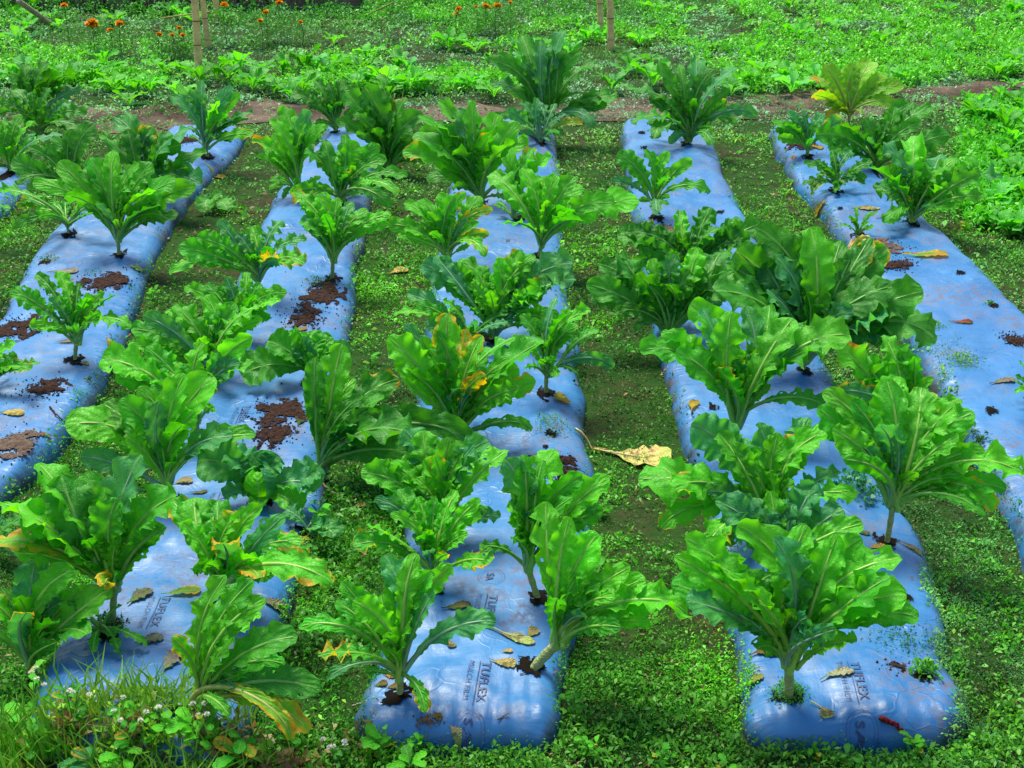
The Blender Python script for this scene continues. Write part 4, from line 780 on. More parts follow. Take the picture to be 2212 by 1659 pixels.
def grass_field():
    vs, cs = [], []
    for (n, reg, lo, hi) in ((1300, (-60, 660, 1560, 1760), .05, .21), (2600, (-100, 2380, 620, 1750), .02, .055), (5200, (-100, 2380, -60, 230), .05, .14)):
        P, px, py = screen_scatter(n, *reg); dd = fbm(P[:, 0] * 1.6 + 20, P[:, 1] * 1.6, 3)
        ok = (~in_bed(P[:, 0], P[:, 1], .0) | (hi > .15)) & (in_path(P[:, 0], P[:, 1]) > 1.0) & (RNG.random(n) < np.clip((dd - .40) * 6, .05, 1)); P = P[ok]; n = len(P)
        P[:, 2] = height(P[:, 0], P[:, 1]); L = RNG.uniform(lo, hi, n); D = rdir(n, .35, .98); w_ = np.clip(L * .035, .0012, .004); w_ = np.maximum(w_, .55 / PXM(P))
        D2 = D + rdir(n, -.3, .3) * .6; D2 /= np.linalg.norm(D2, axis=1)[:, None]
        S = np.cross(D, FWD[None]); S /= np.linalg.norm(S, axis=1)[:, None]; M1 = P + D * (L * .55)[:, None]; T = M1 + D2 * (L * .5)[:, None]
        vs.append(np.stack([P - S * w_[:, None], P + S * w_[:, None], M1 + S * w_[:, None] * .8, M1 - S * w_[:, None] * .8], 1)); vs.append(np.stack([M1 - S * w_[:, None] * .8, M1 + S * w_[:, None] * .8, T + S * w_[:, None] * .1, T - S * w_[:, None] * .1], 1))
        cc = lerp((.05, .26, .01), (.30, .50, .07), RNG.random(n)); cs += [cc, cc]
    V = np.concatenate(vs); cc = np.concatenate(cs); n = len(V)
    stuff('grass', V.reshape(-1, 3), np.arange(n * 4).reshape(-1, 4), cc)
grass_field()
# litter: dry bits on the alleys
P, px, py = screen_scatter(26000, -150, 2380, 200, 1740)
ok = ~in_bed(P[:, 0], P[:, 1], .035) | (~in_bed(P[:, 0], P[:, 1], .075) & (fbm(P[:, 0] * 4, P[:, 1] * 4 + 8, 3) > .58)); lit = fbm(P[:, 0] * 1.9 + 70, P[:, 1] * 1.5, 3)
al = (py > 330) & (py < 640) & (px > 330) & (px < 620)
ok &= RNG.random(len(P)) < np.clip((lit - .45) * 2.2 + al * .9, 0.03, 1); P = P[ok]; m = len(P)
P[:, 2] += RNG.uniform(.004, .028, m); D = rdir(m, -.05, .25); L = np.clip(9 / PXM(P), .012, .06) * RNG.uniform(.5, 1.8, m)
V, Fc = leaflets(P, D, L, L * RNG.uniform(.08, .45, m), .2); tt = RNG.random(m)
stuff('dry_litter', V, Fc, lerp((.10, .055, .03), (.34, .25, .15), tt ** 2), 'tintdry')

# straw bleached grey at the edge of the second bed
# ------------------------------------------------------------------ young plants of the far field, each on its own
def rosette_mesh(seed, nl, up, wide, lobe):
    rng = np.random.default_rng(seed); vs, fs, uvs, n = [], [], [], 0
    for i in range(nl):
        a = i * 2.4 + rng.uniform(-.3, .3); e = up * rng.uniform(.55, 1.25); L = rng.uniform(.7, 1.1)
        T = np.array([math.cos(a) * math.cos(e), math.sin(a) * math.cos(e), math.sin(e)]) * L * .2
        v, f, uv, *_ = leaf_arrays(np.array([0, 0, .005]), T, wide * L * .2, rng, pet=.25, lob=lobe, ruf=.2, cup=.2, curl=38, face=0.05, nx=4, ny=9)
        vs.append(v); fs.append(f + n); uvs.append(uv); n += len(v)
    return mesh('young_plant', np.vstack(vs), np.vstack(fs), np.vstack(uvs))
ROS = [rosette_mesh(50 + i, 7 + i % 4, .65 + .09 * (i % 3), .24 + .04 * (i % 2), .25 + .1 * (i % 2)) for i in range(7)]
for m_ in ROS: m_.materials.append(M['leaf'])
def young(px_, py_, s, tone, label, group, cat='young plant'):
    c = at_z(px_, py_, 0); 
    if bool(in_bed(c[0], c[1], -.02)): return
    o = bpy.data.objects.new('young_plant', ROS[int(RNG.integers(7))]); COL.objects.link(o)
    o.location = (c[0], c[1], float(ground_z(c[0], c[1])) + .005); o.rotation_euler = (0, 0, float(RNG.uniform(0, 6.28))); s *= float(RNG.uniform(.8, 1.2)); o.scale = (s, s, s * float(RNG.uniform(.9, 1.25)))
    o.color = (*jit(tone, RNG, .18), 1); tag(o, label, cat, group)
YG = [(.06, .46, .01), (.10, .55, .02), (.04, .36, .015), (.08, .45, .09)]
def where(x, y):
    q = 'left of the bamboo trio' if x < 415 else 'right of the bamboo trio' if x < 760 else 'in its middle' if x < 1240 else 'around the bamboo pair' if x < 1500 else 'behind the lime green plant' if x < 1950 else 'at the upper right corner'
    return 'bright leafy seedling ' + ('close beyond the bare path, ' if y > 150 else 'halfway up the far field, ' if y > 85 else 'near the top edge, ') + q
for i in range(95):
    x = RNG.uniform(-60, 2270); y = 20 + 195 * RNG.random() ** .8
    young(x, y, 1.25, YG[int(RNG.integers(4))], where(x, y), 'seedlings beyond the path')
for (x, y) in [(352, 165), (385, 215), (418, 170), (330, 205), (248, 200), (470, 175), (505, 160), (545, 200), (590, 205), (630, 215), (280, 230), (230, 170), (610, 165), (660, 160), (720, 150), (780, 160), (830, 195), (880, 200), (940, 190), (1010, 195), (1410, 190), (1350, 165), (1640, 165), (1690, 185), (1600, 185)]:
    young(x, y, 1.35, YG[int(RNG.integers(3))], where(x, y), 'seedlings beyond the path')
for i in range(80):
    x = RNG.uniform(2070, 2330); y = RNG.uniform(215, 520)
    if x < 2080 + (y - 200) * .12: continue
    young(x, y, 1.05, YG[(0, 2, 3)[int(RNG.integers(3))]], ('bright leafy plant in the right hand green patch, ' + ('back part' if y < 300 else 'middle part' if y < 400 else 'front part') + (' by the frame edge' if x > 2170 else ' near the bed')), 'leafy patch at the right edge')

# ------------------------------------------------------------------ fallen leaves
def fallen(label, px_, py_, size, ang, tone, yel=0, wide=.30, name='dry_leaf', cat='fallen leaf', seed=0, stalk=False, lift=.005, curlz=.22, mat='dry', lob=.2):
    rng = np.random.default_rng(300 + seed); c = hit(px_, py_); L = size / ppm(c)
    a = R_(ang); T = np.array([math.cos(a), math.sin(a), 0]) * L
    root = thing(name, label, cat, (c[0], c[1], c[2]))
    S = -T / 2; E = T / 2
    v, f, uv, C, N, t = leaf_arrays(S + c, E + c, L * wide, rng, pet=.12 if not stalk else .4, lob=lob, ruf=.30, cup=.15, curl=12, face=0, nx=10, ny=22)
    v = v - c; N_ = v.copy(); Z = height(v[:, 0] + c[0], v[:, 1] + c[1]) - c[2]
    hump = v[:, 2] - v[:, 2].min()
    s_ = np.abs(uv[:, 0] * 2 - 1)
    v[:, 2] = Z * .6 + Z.max() * .0 + lift + .4 * Z + curlz * (hump * .6 + .22 * L * wide * s_ ** 2 * (1 + .8 * np.sin(uv[:, 1] * 9 + seed)))
    o = obj('blade', mesh('blade', v, f, uv), M[mat], root); o.color = (*jit(tone, rng, .1), 1 - yel)
    if stalk:
        i0 = 5; mid = v.reshape(-1, 11, 3)[:, 5]; r = .006 * (L / .3) ** .5
        vv, ff = tube_arr(mid[:16] + [0, 0, .002], np.linspace(r, r * .3, 16), 7)
        s2 = obj('stalk', mesh('stalk', vv, clean(ff)), M['stalk'], root); s2.color = (.55, .47, .24, 1)
    return root
TAN, BRN, GRY, OLV, YEL, ORG, RED, DKB = (.46, .31, .14), (.16, .085, .04), (.22, .19, .16), (.22, .20, .06), (.66, .40, .02), (.60, .24, .03), (.27, .022, .02), (.05, .03, .03)
FL = [
 ('large tan leaf with a long pale stalk lying on the moss between two beds', 1345, 985, 215, -18, (.66, .45, .20), .30, True),
 ('mottled grey leaf upright on the near left film', 372, 1432, 95, 75, GRY, .28, False),
 ('dark withered leaf in the shade of the huge left plant', 300, 1290, 70, 60, (.12, .11, .07), .36, False),
 ('grey crumpled leaf below the huge left plant', 320, 1383, 62, 25, GRY, .34, False),
 ('flat grey-brown leaf near the front left film edge', 312, 1490, 80, -10, (.20, .17, .11), .25, False),
 ('large decayed grey leaf half buried in the front weeds', 238, 1570, 100, 20, (.24, .22, .17), .36, False),
 ('grey leaf lying in deep shade under the ragged plant', 591, 1303, 66, 10, (.17, .13, .10), .34, False),
 ('dark curled leaf above the printed word', 985, 1312, 66, 15, (.09, .06, .03), .26, False),
 ('tan leaf left of the thick leaning stem', 1151, 1371, 44, 60, TAN, .34, False),
 ('flat tan leaf right of the printed word', 1086, 1430, 60, -8, TAN, .26, False),
 ('small tan scrap above the thick leaning stem', 1094, 1408, 28, 10, TAN, .3, False),
 ('long tan withered leaf with a stalk pointing at the leaning stem', 1085, 1372, 150, -22, (.40, .29, .15), .12, True),
 ('small curled brown leaf on the film edge of the central bed', 970, 1391, 34, -50, (.26, .19, .11), .34, False),
 ('orange-brown curled leaf under the front plant of the central bed', 843, 1460, 36, -20, (.42, .17, .04), .4, False),
 ('dark brown leaf left of the planting hole', 820, 1480, 34, 10, BRN, .4, False),
 ('brown leaf right above the planting hole', 848, 1486, 34, -5, BRN, .34, False),
 ('small red-brown bud left of the printed circle', 946, 1545, 24, -40, (.20, .07, .03), .4, False),
 ('tan curled leaf near the front edge of the central bed', 983, 1581, 34, -30, (.36, .28, .17), .34, False),
 ('big brown curled leaf left of the ringed stem', 1652, 1410, 60, 5, (.17, .07, .03), .42, False),
 ('long tan leaf beside the partly covered print', 1808, 1460, 78, 12, (.42, .38, .24), .24, False),
 ('tan spoon-shaped leaf with a thin stalk near the front', 1772, 1535, 56, -55, (.34, .25, .15), .36, True),
 ('olive leaf over the left shoulder of the front bed', 1622, 1474, 58, 30, (.20, .20, .05), .26, False),
 ('orange tan leaf at the foot of the thin white stem', 1896, 1184, 50, 15, (.48, .27, .09), .32, False),
 ('long brown leaf right of the thin white stem', 1966, 1184, 66, -32, (.24, .15, .07), .2, False),
 ('small brown leaf left of the thin white stem', 1860, 1150, 38, -10, (.15, .10, .05), .3, False),
 ('red curled leaf lying on the bare right bed', 2074, 697, 52, -8, RED, .26, False),
 ('grey-brown speckled leaf at the right edge of the right bed', 2166, 826, 72, 22, (.22, .17, .15), .22, False),
 ('tan strawlike leaf heap below the tiny seedling', 1842, 530, 84, -5, (.50, .36, .17), .40, False),
 ('tan leaf under the curly edged plant', 1916, 470, 50, 0, (.42, .28, .10), .3, False),
 ('flat ochre leaf left under the curly edged plant', 1870, 452, 60, -8, (.34, .24, .08), .22, False),
 ('ochre leaf at the foot of the small far plant', 1762, 319, 34, 0, (.42, .24, .03), .4, False),
 ('rust coloured leaf on the left flank of the right bed', 1709, 348, 30, 60, (.48, .19, .07), .3, False),
 ('tan rolled leaf at the left frame edge', 22, 892, 62, -8, (.40, .30, .10), .26, False),
 ('round brown leaf disc beside the small bushy plant', 181, 786, 22, 20, (.30, .19, .08), .5, False),
 ('grey leaf scrap behind the pale ringed stem', 488, 962, 50, 12, GRY, .34, False),
 ('tan leaf right of the pale ringed stem', 393, 1040, 44, 30, (.30, .24, .13), .36, False),
 ('narrow brown leaf in front of the pale ringed stem', 424, 1066, 48, 10, (.16, .10, .04), .2, False),
 ('nearly black upright leaf on the soil smear of the second bed', 650, 910, 50, 82, DKB, .34, False),
 ('grey flat leaf on the upper left bed', 136, 588, 66, 8, (.30, .25, .22), .24, False),
 ('shrivelled tan leaf on the upper left bed', 292, 578, 40, -15, (.34, .27, .18), .34, False),
 ('peach coloured withered leaf between the second and central beds', 860, 588, 50, 40, (.66, .36, .14), .4, False),
 ('small tan leaf at the left side of the large ringed-stem plant', 1560, 952, 34, 80, (.52, .38, .17), .36, False),
 ('brown flat smear of leaf near the small bushy plant', 140, 740, 46, 5, (.26, .16, .15), .26, False),
 ('tan scrap on the soil between the cabbages', 640, 715, 48, 10, (.30, .20, .10), .22, False),
 ('pale orange crumpled leaf behind the toppled plant', 776, 1093, 34, 30, (.60, .32, .14), .4, False),
]
for i, (lab, x, y, s, a, c, wd, stk) in enumerate(FL): fallen(lab, x, y, s, a, c, 0, wd, seed=i, stalk=stk)
FY = [
 ('bright yellow leaf hanging by the right edge of the left bed', 240, 744, 48, -50, .36, (.40, .34, .02), .95),
 ('yellow leaf lying at the foot of the medium central plant', 1212, 862, 52, -80, .42, (.40, .38, .02), .9),
 ('yellow leaf on the left shoulder of the bed right of centre', 1496, 880, 48, 75, .34, (.42, .36, .02), .95),
 ('green leaf with orange edges lying on the upper right bed', 1998, 552, 96, -8, .24, (.20, .33, .02), .62),
 ('yellow leaf on the left shoulder of the right bed', 1766, 457, 36, 60, .36, (.45, .33, .02), .95),
 ('pale yellow rolled leaf beside the slender far plant', 465, 382, 52, -22, .26, (.55, .45, .16), .7),
 ('yellow-green leaf lying in shade on the near left film', 392, 1283, 84, 18, .24, (.17, .22, .01), .45),
 ('small yellow blossom-like leaf under the front wide plant', 1818, 1390, 26, 80, .4, (.55, .40, .02), .9),
 ('yellow leaf scrap on the moss left of the front central plant', 715, 1418, 52, 40, .34, (.35, .34, .02), .85),
]
for i, (lab, x, y, s, a, wd, c, ye_) in enumerate(FY): fallen(lab, x, y, s, a, c, ye_, wd, 'fallen_leaf', seed=60 + i, mat='leaf', curlz=.4, lift=.008)
# red stick with a curl
def stick(label, pts, r, col, name='stick', mat=None, cat='stick', lift=.01):
    P = [hit(x, y) + np.array([0, 0, lift + (q[2] if len(q) > 2 else 0)]) for q in pts for x, y in [q[:2]]]
    P = np.array(P); t = np.linspace(0, 1, len(P)); tt = np.linspace(0, 1, 24); Q = np.stack([np.interp(tt, t, P[:, i]) for i in range(3)], -1)
    Q[1:-1] += RNG.normal(0, r * .35, Q[1:-1].shape)
    c = Q[0].copy(); rad = r * (1 - .55 * tt) * (1 + .15 * np.sin(tt * 40))
    v, f = tube_arr(Q - c, rad, 7); o = obj(name, mesh(name, v, clean(f)), mat or M['objwood'], None, tuple(c)); o.color = (*col, 1); tag(o, label, cat)
    return o
M['objwood'] = mat_simple('weathered_wood', None, .75, .2, .8, 22, .5, objcol=True)
stick('dark red dry stick lying near the front end of the bed', [(1903, 1556), (1930, 1570), (1948, 1580)], .011, (.20, .012, .012))
stick('thin dark twig over the right flank of the left bed', [(108, 882), (128, 905), (160, 932)], .005, (.05, .025, .03))
stick('pale twig beside the near planting hole', [(762, 1530), (790, 1520), (818, 1512)], .004, (.36, .33, .25))
stick('straw stalk lying across the moss between the two middle beds', [(1428, 815), (1445, 795)], .008, (.55, .40, .2))
stick('pale dry stalk behind the toppled plant', [(690, 1045), (735, 1078), (760, 1095)], .006, (.42, .34, .2))
stick('thin twig on the front left shoulder of the central bed film', [(1075, 1560), (1100, 1545)], .003, (.1, .07, .06))
stick('fallen straw beside the bright leaf of the right bed', [(1800, 560), (1830, 545), (1865, 535)], .006, (.55, .40, .2))
stick('brown twig across the dark soil of the central bed', [(1170, 1000), (1210, 1012), (1235, 1030)], .006, (.07, .035, .025))

# soil heaps thrown onto the film
SOIL = [
 ('brown soil heap above the small bushy plant', 225, 612, 62, 24, 'soil'), ('wide reddish brown soil heap at the left edge', 42, 706, 66, 32, 'soil'),
 ('compact dark soil heap in the middle of the left bed', 98, 838, 58, 24, 'soil'), ('dry pale brown soil patch lowest on the left bed', 36, 958, 74, 38, 'lightsoil'),
 ('dark soil patch under the bright vase-shaped plant', 700, 640, 66, 34, 'soil'), ('reddish soil and straw patch left of it above the dark cabbage', 660, 688, 46, 24, 'soil'),
 ('upper smear of soil on the second bed beside the black leaf', 610, 890, 78, 30, 'soil'), ('lower crumbly soil patch on the second bed', 590, 938, 54, 30, 'soil'),
 ('soil crumbs on the narrow part of the central bed', 1205, 998, 66, 20, 'soil'), ('brown soil streak at the right flank of the central bed', 1222, 1030, 34, 16, 'soil'),
 ('grey dried mud beneath the tiny seedling', 1900, 532, 60, 18, 'lightsoil'), ('dark mud near the bright fallen leaf of the right bed', 1930, 572, 44, 16, 'soil'),
 ('dark soil spot at the far right end of the right bed', 2190, 735, 26, 16, 'soil'), ('light mud patch on the far film of the bed right of centre', 1440, 500, 55, 24, 'lightsoil'),
 ('brown crumbs at the far end of the left bed', 400, 303, 46, 8, 'soil'), ('grey mud on the film near the far end of the central bed', 1150, 285, 46, 16, 'lightsoil'),
 ('dark dirt at the far left corner of the right bed', 1735, 312, 40, 12, 'soil'), ('sandy traces left of the printed circle', 920, 1556, 40, 20, 'lightsoil'),
 ('purplish dirt stain on the bulging near end', 1940, 1440, 34, 16, 'soil')]
for i, (lab, x, y, rx, ry, m_) in enumerate(SOIL):
    thin = 'traces' in lab or 'stain' in lab
    c, V, Fc = patch(x, y, rx, ry, 100, .50 if not thin else .74, .012 if not thin else .004, 31 + i, .004)
    # crumbs around
    n = 260 if not thin else 40; k = ppm(c); parts = [(V, [list(q) for q in Fc])]
    dy = abs(hit(x, y - ry)[1] - hit(x, y + ry)[1]) / 2
    for j in range(n):
        a, r = RNG.uniform(0, 6.28), abs(RNG.normal(0, .55)) + .2; X = c[0] + math.cos(a) * r * rx / k; Y = c[1] + math.sin(a) * r * dy
        s = RNG.uniform(.0018, .0075); z = float(height(X, Y)); b0 = np.array([X, Y, z + s * .4]) - c
        o8 = np.array([[1, 0, 0], [-1, 0, 0], [0, 1, 0], [0, -1, 0], [0, 0, 1], [0, 0, -1.0]]) * s * RNG.uniform(.7, 1.2, (6, 1)) + b0
        parts.append((o8, [[0, 2, 4], [2, 1, 4], [1, 3, 4], [3, 0, 4], [2, 0, 5], [1, 2, 5], [3, 1, 5], [0, 3, 5]]))
    v, f = join(parts)
    o = obj('soil_patch', mesh('soil_patch', v, f, smooth=False), M[m_], None, tuple(c)); tag(o, lab, 'soil', 'soil thrown on the film')

# moss and little weeds growing out of holes in the film
def tuft(label, x, y, rad, h, n, leaf, cA, cB, name='weed_tuft', cat='weed', flat=.3, up=(.1, .9)):
    c = hit(x, y); R = rad / ppm(c)
    C = np.stack([RNG.normal(0, R * .5, n), RNG.normal(0, R * .5, n), np.zeros(n)], -1)
    rr = np.hypot(C[:, 0], C[:, 1]) / R; C[:, 2] = height(C[:, 0] + c[0], C[:, 1] + c[1]) - c[2] + .003 + h * np.clip(1 - rr ** 1.5, .05, 1) * RNG.random(n)
    L = leaf * RNG.uniform(.6, 1.3, n); V, Fc = leaflets(C, rdir(n, *up), L, L * RNG.uniform(.4, .8, n), .2)
    col = lerp(cA, cB, RNG.random(n))
    o = obj(name, mesh(name, V, Fc, col=np.repeat(col, 4, axis=0), smooth=False), M['tint'], None, tuple(c)); tag(o, label, cat)
    if name == 'withered_weed' or 'scatter' in label or 'creeping' in label or n < 120: o['kind'] = 'stuff'
    return o
g1, g2 = (.03, .20, .02), (.09, .36, .04)
tuft('round cushion of moss at the foot of the ringed stem', 1704, 1500, 36, .06, 900, .010, g1, g2, 'moss_cushion', 'moss')
tuft('feathery green weed in a planting hole of the central bed', 1198, 925, 40, .09, 300, .010, (.05, .24, .08), (.10, .34, .14))
tuft('lime green seedlings sprouting on the right bed, upper clump', 2014, 705, 26, .03, 260, .011, (.06, .30, .02), (.18, .46, .05))
tuft('larger lime green seedling clump lower on the right bed', 2076, 780, 40, .04, 420, .012, (.06, .30, .03), (.16, .42, .08))
tuft('thin scatter of seedlings left of the clumps on the right bed', 2030, 755, 70, .01, 260, .010, (.08, .30, .12), (.14, .38, .2))
tuft('light green weed in the small hole near the top of the right bed', 2137, 657, 12, .02, 70, .012, g1, g2)
tuft('green weed in the notch at the right of the front bulging bed', 1998, 1452, 30, .05, 140, .022, (.04, .26, .02), (.12, .42, .03))
tuft('creeping vine over the right flank of the front bulging bed', 1960, 1385, 66, .01, 240, .012, (.03, .16, .06), (.05, .24, .08))
tuft('creeping weed invading the notch from the grass side', 2050, 1440, 46, .04, 600, .011, (.04, .20, .05), (.07, .28, .08))
tuft('grassy weeds creeping over the left bed edge below the big vase-shaped plant', 105, 560, 26, .03, 100, .014, g1, (.2, .3, .1))
tuft('small weeds on the shady left film beside the huge plant stem', 232, 1352, 34, .06, 260, .014, (.03, .18, .05), (.06, .26, .08))
tuft('dark weed in the planting hole at the front of the second bed', 345, 1568, 26, .07, 200, .016, (.01, .10, .02), (.03, .18, .03))
tuft('trailing weeds beside the bright vase-shaped plant stem', 682, 612, 34, .04, 160, .013, (.05, .2, .06), (.1, .3, .1))
tuft('small white-green weed under the medium central plant', 1175, 905, 22, .04, 60, .012, g1, g2)
tuft('blue-green weeds between the two near plants on the right', 1845, 1060, 60, .10, 240, .03, (.03, .2, .08), (.06, .28, .12))
tuft('tiny sprouts on the far left bed below the vase-shaped stem', 200, 590, 24, .015, 60, .012, g1, g2)

# ------------------------------------------------------------------ foreground weeds at the lower left
def blades(label, x, y, n, h, spread, cA, cB, name='grass_tuft'):
    c = hit(x, y); vs, fs, cs, m = [], [], [], 0
    for i in range(n):
        a = RNG.uniform(0, 6.28); lean = RNG.uniform(.05, .55); L = h * RNG.uniform(.5, 1.15); wd = RNG.uniform(.0035, .008)
        b0 = np.array([RNG.normal(0, spread), RNG.normal(0, spread * .8), 0]); t = np.linspace(0, 1, 8)[:, None]
        hd = np.array([math.cos(a), math.sin(a), 0]); P = b0 + hd * (lean * L * t ** 2) + UP * L * (t - .25 * lean * t ** 3)
        sd_ = np.cross(hd, UP) * .6 + np.array([.6, 0, 0]); sd_ /= np.linalg.norm(sd_)
        ww = wd * (1 - t ** 1.6) + .0004
        v = np.stack([P - sd_ * ww, P + hd * ww * .5, P + sd_ * ww], 1).reshape(-1, 3); vs.append(v); fs.append(grid_faces(7, 2) + m); m += len(v)
        cc = np.array(cA) * (1 - i / n) + np.array(cB) * (i / n); cs.append(np.repeat(cc[None] * RNG.uniform(.8, 1.2), len(v), 0))
    o = obj(name, mesh(name, np.vstack(vs), np.vstack(fs), col=np.vstack(cs)), M['tint'], None, tuple(c)); tag(o, label, 'grass'); return o
GA, GB = (.05, .26, .01), (.16, .42, .03)
blades('tall bright grass tuft at the lower left corner', 40, 1640, 60, .22, .06, GA, GB)
blades('grass tuft standing before the near film left of the decayed leaf', 118, 1625, 46, .20, .05, GA, GB)
blades('slim grass tuft in the middle of the front weeds', 205, 1640, 24, .17, .05, GA, GB)
blades('short grass tuft at the left side of the central bed front', 815, 1645, 22, .10, .03, GA, GB)
blades('sparse grass blades at the bottom left edge', 0, 1700, 50, .24, .08, GA, GB)
blades('thin grass blades in the moss left of the central bed', 640, 1660, 26, .10, .08, GA, GB)
def weed(label, x, y, h, nleaf, leaf, tone, flowers=0, seed=0, name='flowering_weed', lean=0.0, fc=(.72, .74, .78)):
    """branching herb: stem, leaves, round flower heads"""
    rng = np.random.default_rng(700 + seed); c = hit(x, y); root = thing(name, label, 'weed', tuple(c))
    stems = []; tips_ = []
    for j in range(3 + seed % 2):
        a = rng.uniform(0, 6.28); t = np.linspace(0, 1, 9)[:, None]; hd = np.array([math.cos(a), math.sin(a), 0]); hh = h * rng.uniform(.6, 1)
        P = hd * (.30 * hh * t ** 1.4) + np.array([lean * h, 0, 0]) * t + UP * hh * t; stems.append(tube_arr(P, .0032 * (1 - .6 * t[:, 0]), 5)); tips_.append(P)
    v, f = join(stems); o = obj('stem', mesh('stem', v, f), M['stalk'], root); o.color = (.12, .27, .06, 1)
    for i in range(nleaf):
        P = tips_[i % len(tips_)]; q = rng.integers(2, 9); b0 = P[q]; a = rng.uniform(0, 6.28); e = rng.uniform(-.1, .7); L = leaf * rng.uniform(.6, 1.2)
        T = b0 + np.array([math.cos(a) * math.cos(e), math.sin(a) * math.cos(e), math.sin(e)]) * L
        v, f, uv, C, N, t = leaf_arrays(b0 + c, T + c, L * .27, rng, pet=.18, lob=.18, ruf=.12, cup=.2, curl=25, face=.2, nx=6, ny=12, square=0, belly=.42)
        o = obj('leaf', mesh('leaf', v - c, f, uv), M['leaf'], root); o.color = (*jit(LEAFC[tone], rng, .2), .4 if rng.random() < .12 else 1)
    for i in range(flowers):
        P = tips_[i % len(tips_)][-1] + np.array([rng.normal(0, .018), rng.normal(0, .018), rng.uniform(0, .03)])
        n = 46; d = rng.normal(0, 1, (n, 3)); d /= np.linalg.norm(d, axis=1)[:, None]; d[:, 2] = np.abs(d[:, 2]); 
        V, Fc = leaflets(np.repeat(P[None], n, 0) + d * .003, d, np.full(n, .009), np.full(n, .0028), .1)
        o = obj('flower_head', mesh('flower_head', V, Fc, col=np.repeat(np.tile(np.array(fc), (n, 1)) * rng.uniform(.7, 1.1, (n, 1)), 4, 0), smooth=False), M['tint'], root)
W = [('slim weed with white flower heads before the lower left plant', 78, 1560, .24, 8, .06, 'l', 4), ('weed with pale flower heads at the front of the near left film', 160, 1570, .19, 10, .06, 'g', 3),
 ('weed with lilac flower heads below the mottled grey leaf', 340, 1610, .18, 10, .06, 'l', 4), ('white flowered weed at the foot of the leaning yellow plant', 465, 1600, .16, 10, .055, 'g', 4),
 ('pale flowered weed in the middle of the bottom edge weeds', 300, 1655, .20, 12, .06, 'g', 3), ('bushy weed with tiny white flowers right of the left weeds', 735, 1655, .10, 14, .04, 'p', 5)]
for i, (lab, x, y, h, nl_, lf, tn, fl) in enumerate(W): weed(lab, x, y, h, nl_, lf, tn, fl, i)
W2 = [('leafy weed with bright round leaves at the bottom left', 30, 1590, .12, 10, .09, 'l'), ('grey-green leafy weed at the bottom edge, left', 190, 1700, .12, 10, .10, 't'), ('bright leafy weed right of the near planting hole', 440, 1625, .12, 14, .08, 'l'),
 ('leafy weed at the bottom edge below the leaning plant', 520, 1665, .12, 14, .09, 'g'), ('jagged leafy weed at the front left corner of the central bed', 812, 1640, .13, 12, .07, 'l'), ('thin upright weed at the front edge of the central bed', 915, 1620, .09, 14, .04, 'l'),
 ('weed right of the dark gap between cabbages', 700, 1180, .18, 16, .07, 'l'), ('dark leafy weed under the ragged plant', 660, 1240, .15, 16, .06, 'g'), ('weed with a pointed pale leaf at the bottom centre', 880, 1680, .08, 10, .07, 'l'),
 ('leafy weed among grass behind the lower left corner', 100, 1660, .12, 12, .07, 'g'), ('broad weed at the bottom edge under the decayed leaf', 260, 1705, .14, 16, .08, 'l'), ('weed left of the front central bed on dark moss', 620, 1620, .09, 12, .06, 'g'),
 ('small bright weed at the right foot of the central bed', 1275, 1640, .12, 22, .035, 'l'), ('clump of weed beside the front right corner of the central bed', 1240, 1560, .12, 26, .035, 'g'), ('weed sprig below the front bulging bed, middle', 1830, 1655, .06, 8, .05, 'p'),
 ('yellow-green weed below the front bulging bed, left', 1760, 1640, .06, 10, .04, 'l'), ('bright weed at the front right end of the bulging bed', 1975, 1620, .09, 14, .05, 'l'), ('weed at the bottom edge below the central gap', 1440, 1665, .08, 14, .04, 'g'),
 ('young weed with oval leaves at the bottom edge, centre right', 1560, 1690, .09, 12, .05, 'l'), ('small weed in the shade of the alley between the middle beds', 1300, 1120, .09, 16, .04, 'l'), ('weed by the right rim of the left bed near the soil heap', 330, 655, .10, 14, .05, 'l'),
 ('weed beside the toppled plant on the dark alley', 800, 790, .08, 12, .05, 'l'), ('weed at the left edge among the rear plants', 10, 470, .09, 10, .06, 'l'), ('weed at the foot of the right rim far plant', 2085, 500, .09, 10, .05, 'y')]
for i, (lab, x, y, h, nl_, lf, tn) in enumerate(W2): weed(lab, x, y, h, nl_, lf, tn, 0, 20 + i, 'leafy_weed')
# dried brown weeds in the front
for i, (x, y, lab) in enumerate([(285, 1620, 'brown withered weed in the middle of the front weeds'), (500, 1640, 'dry brown weed under the drooping yellow leaf'), (150, 1620, 'withered weed beside the lower left grass'), (620, 1680, 'brown dry weed at the bottom edge')]):
    tuft(lab, x, y, 60, .09, 170, .034, (.14, .08, .03), (.36, .26, .10), 'withered_weed')

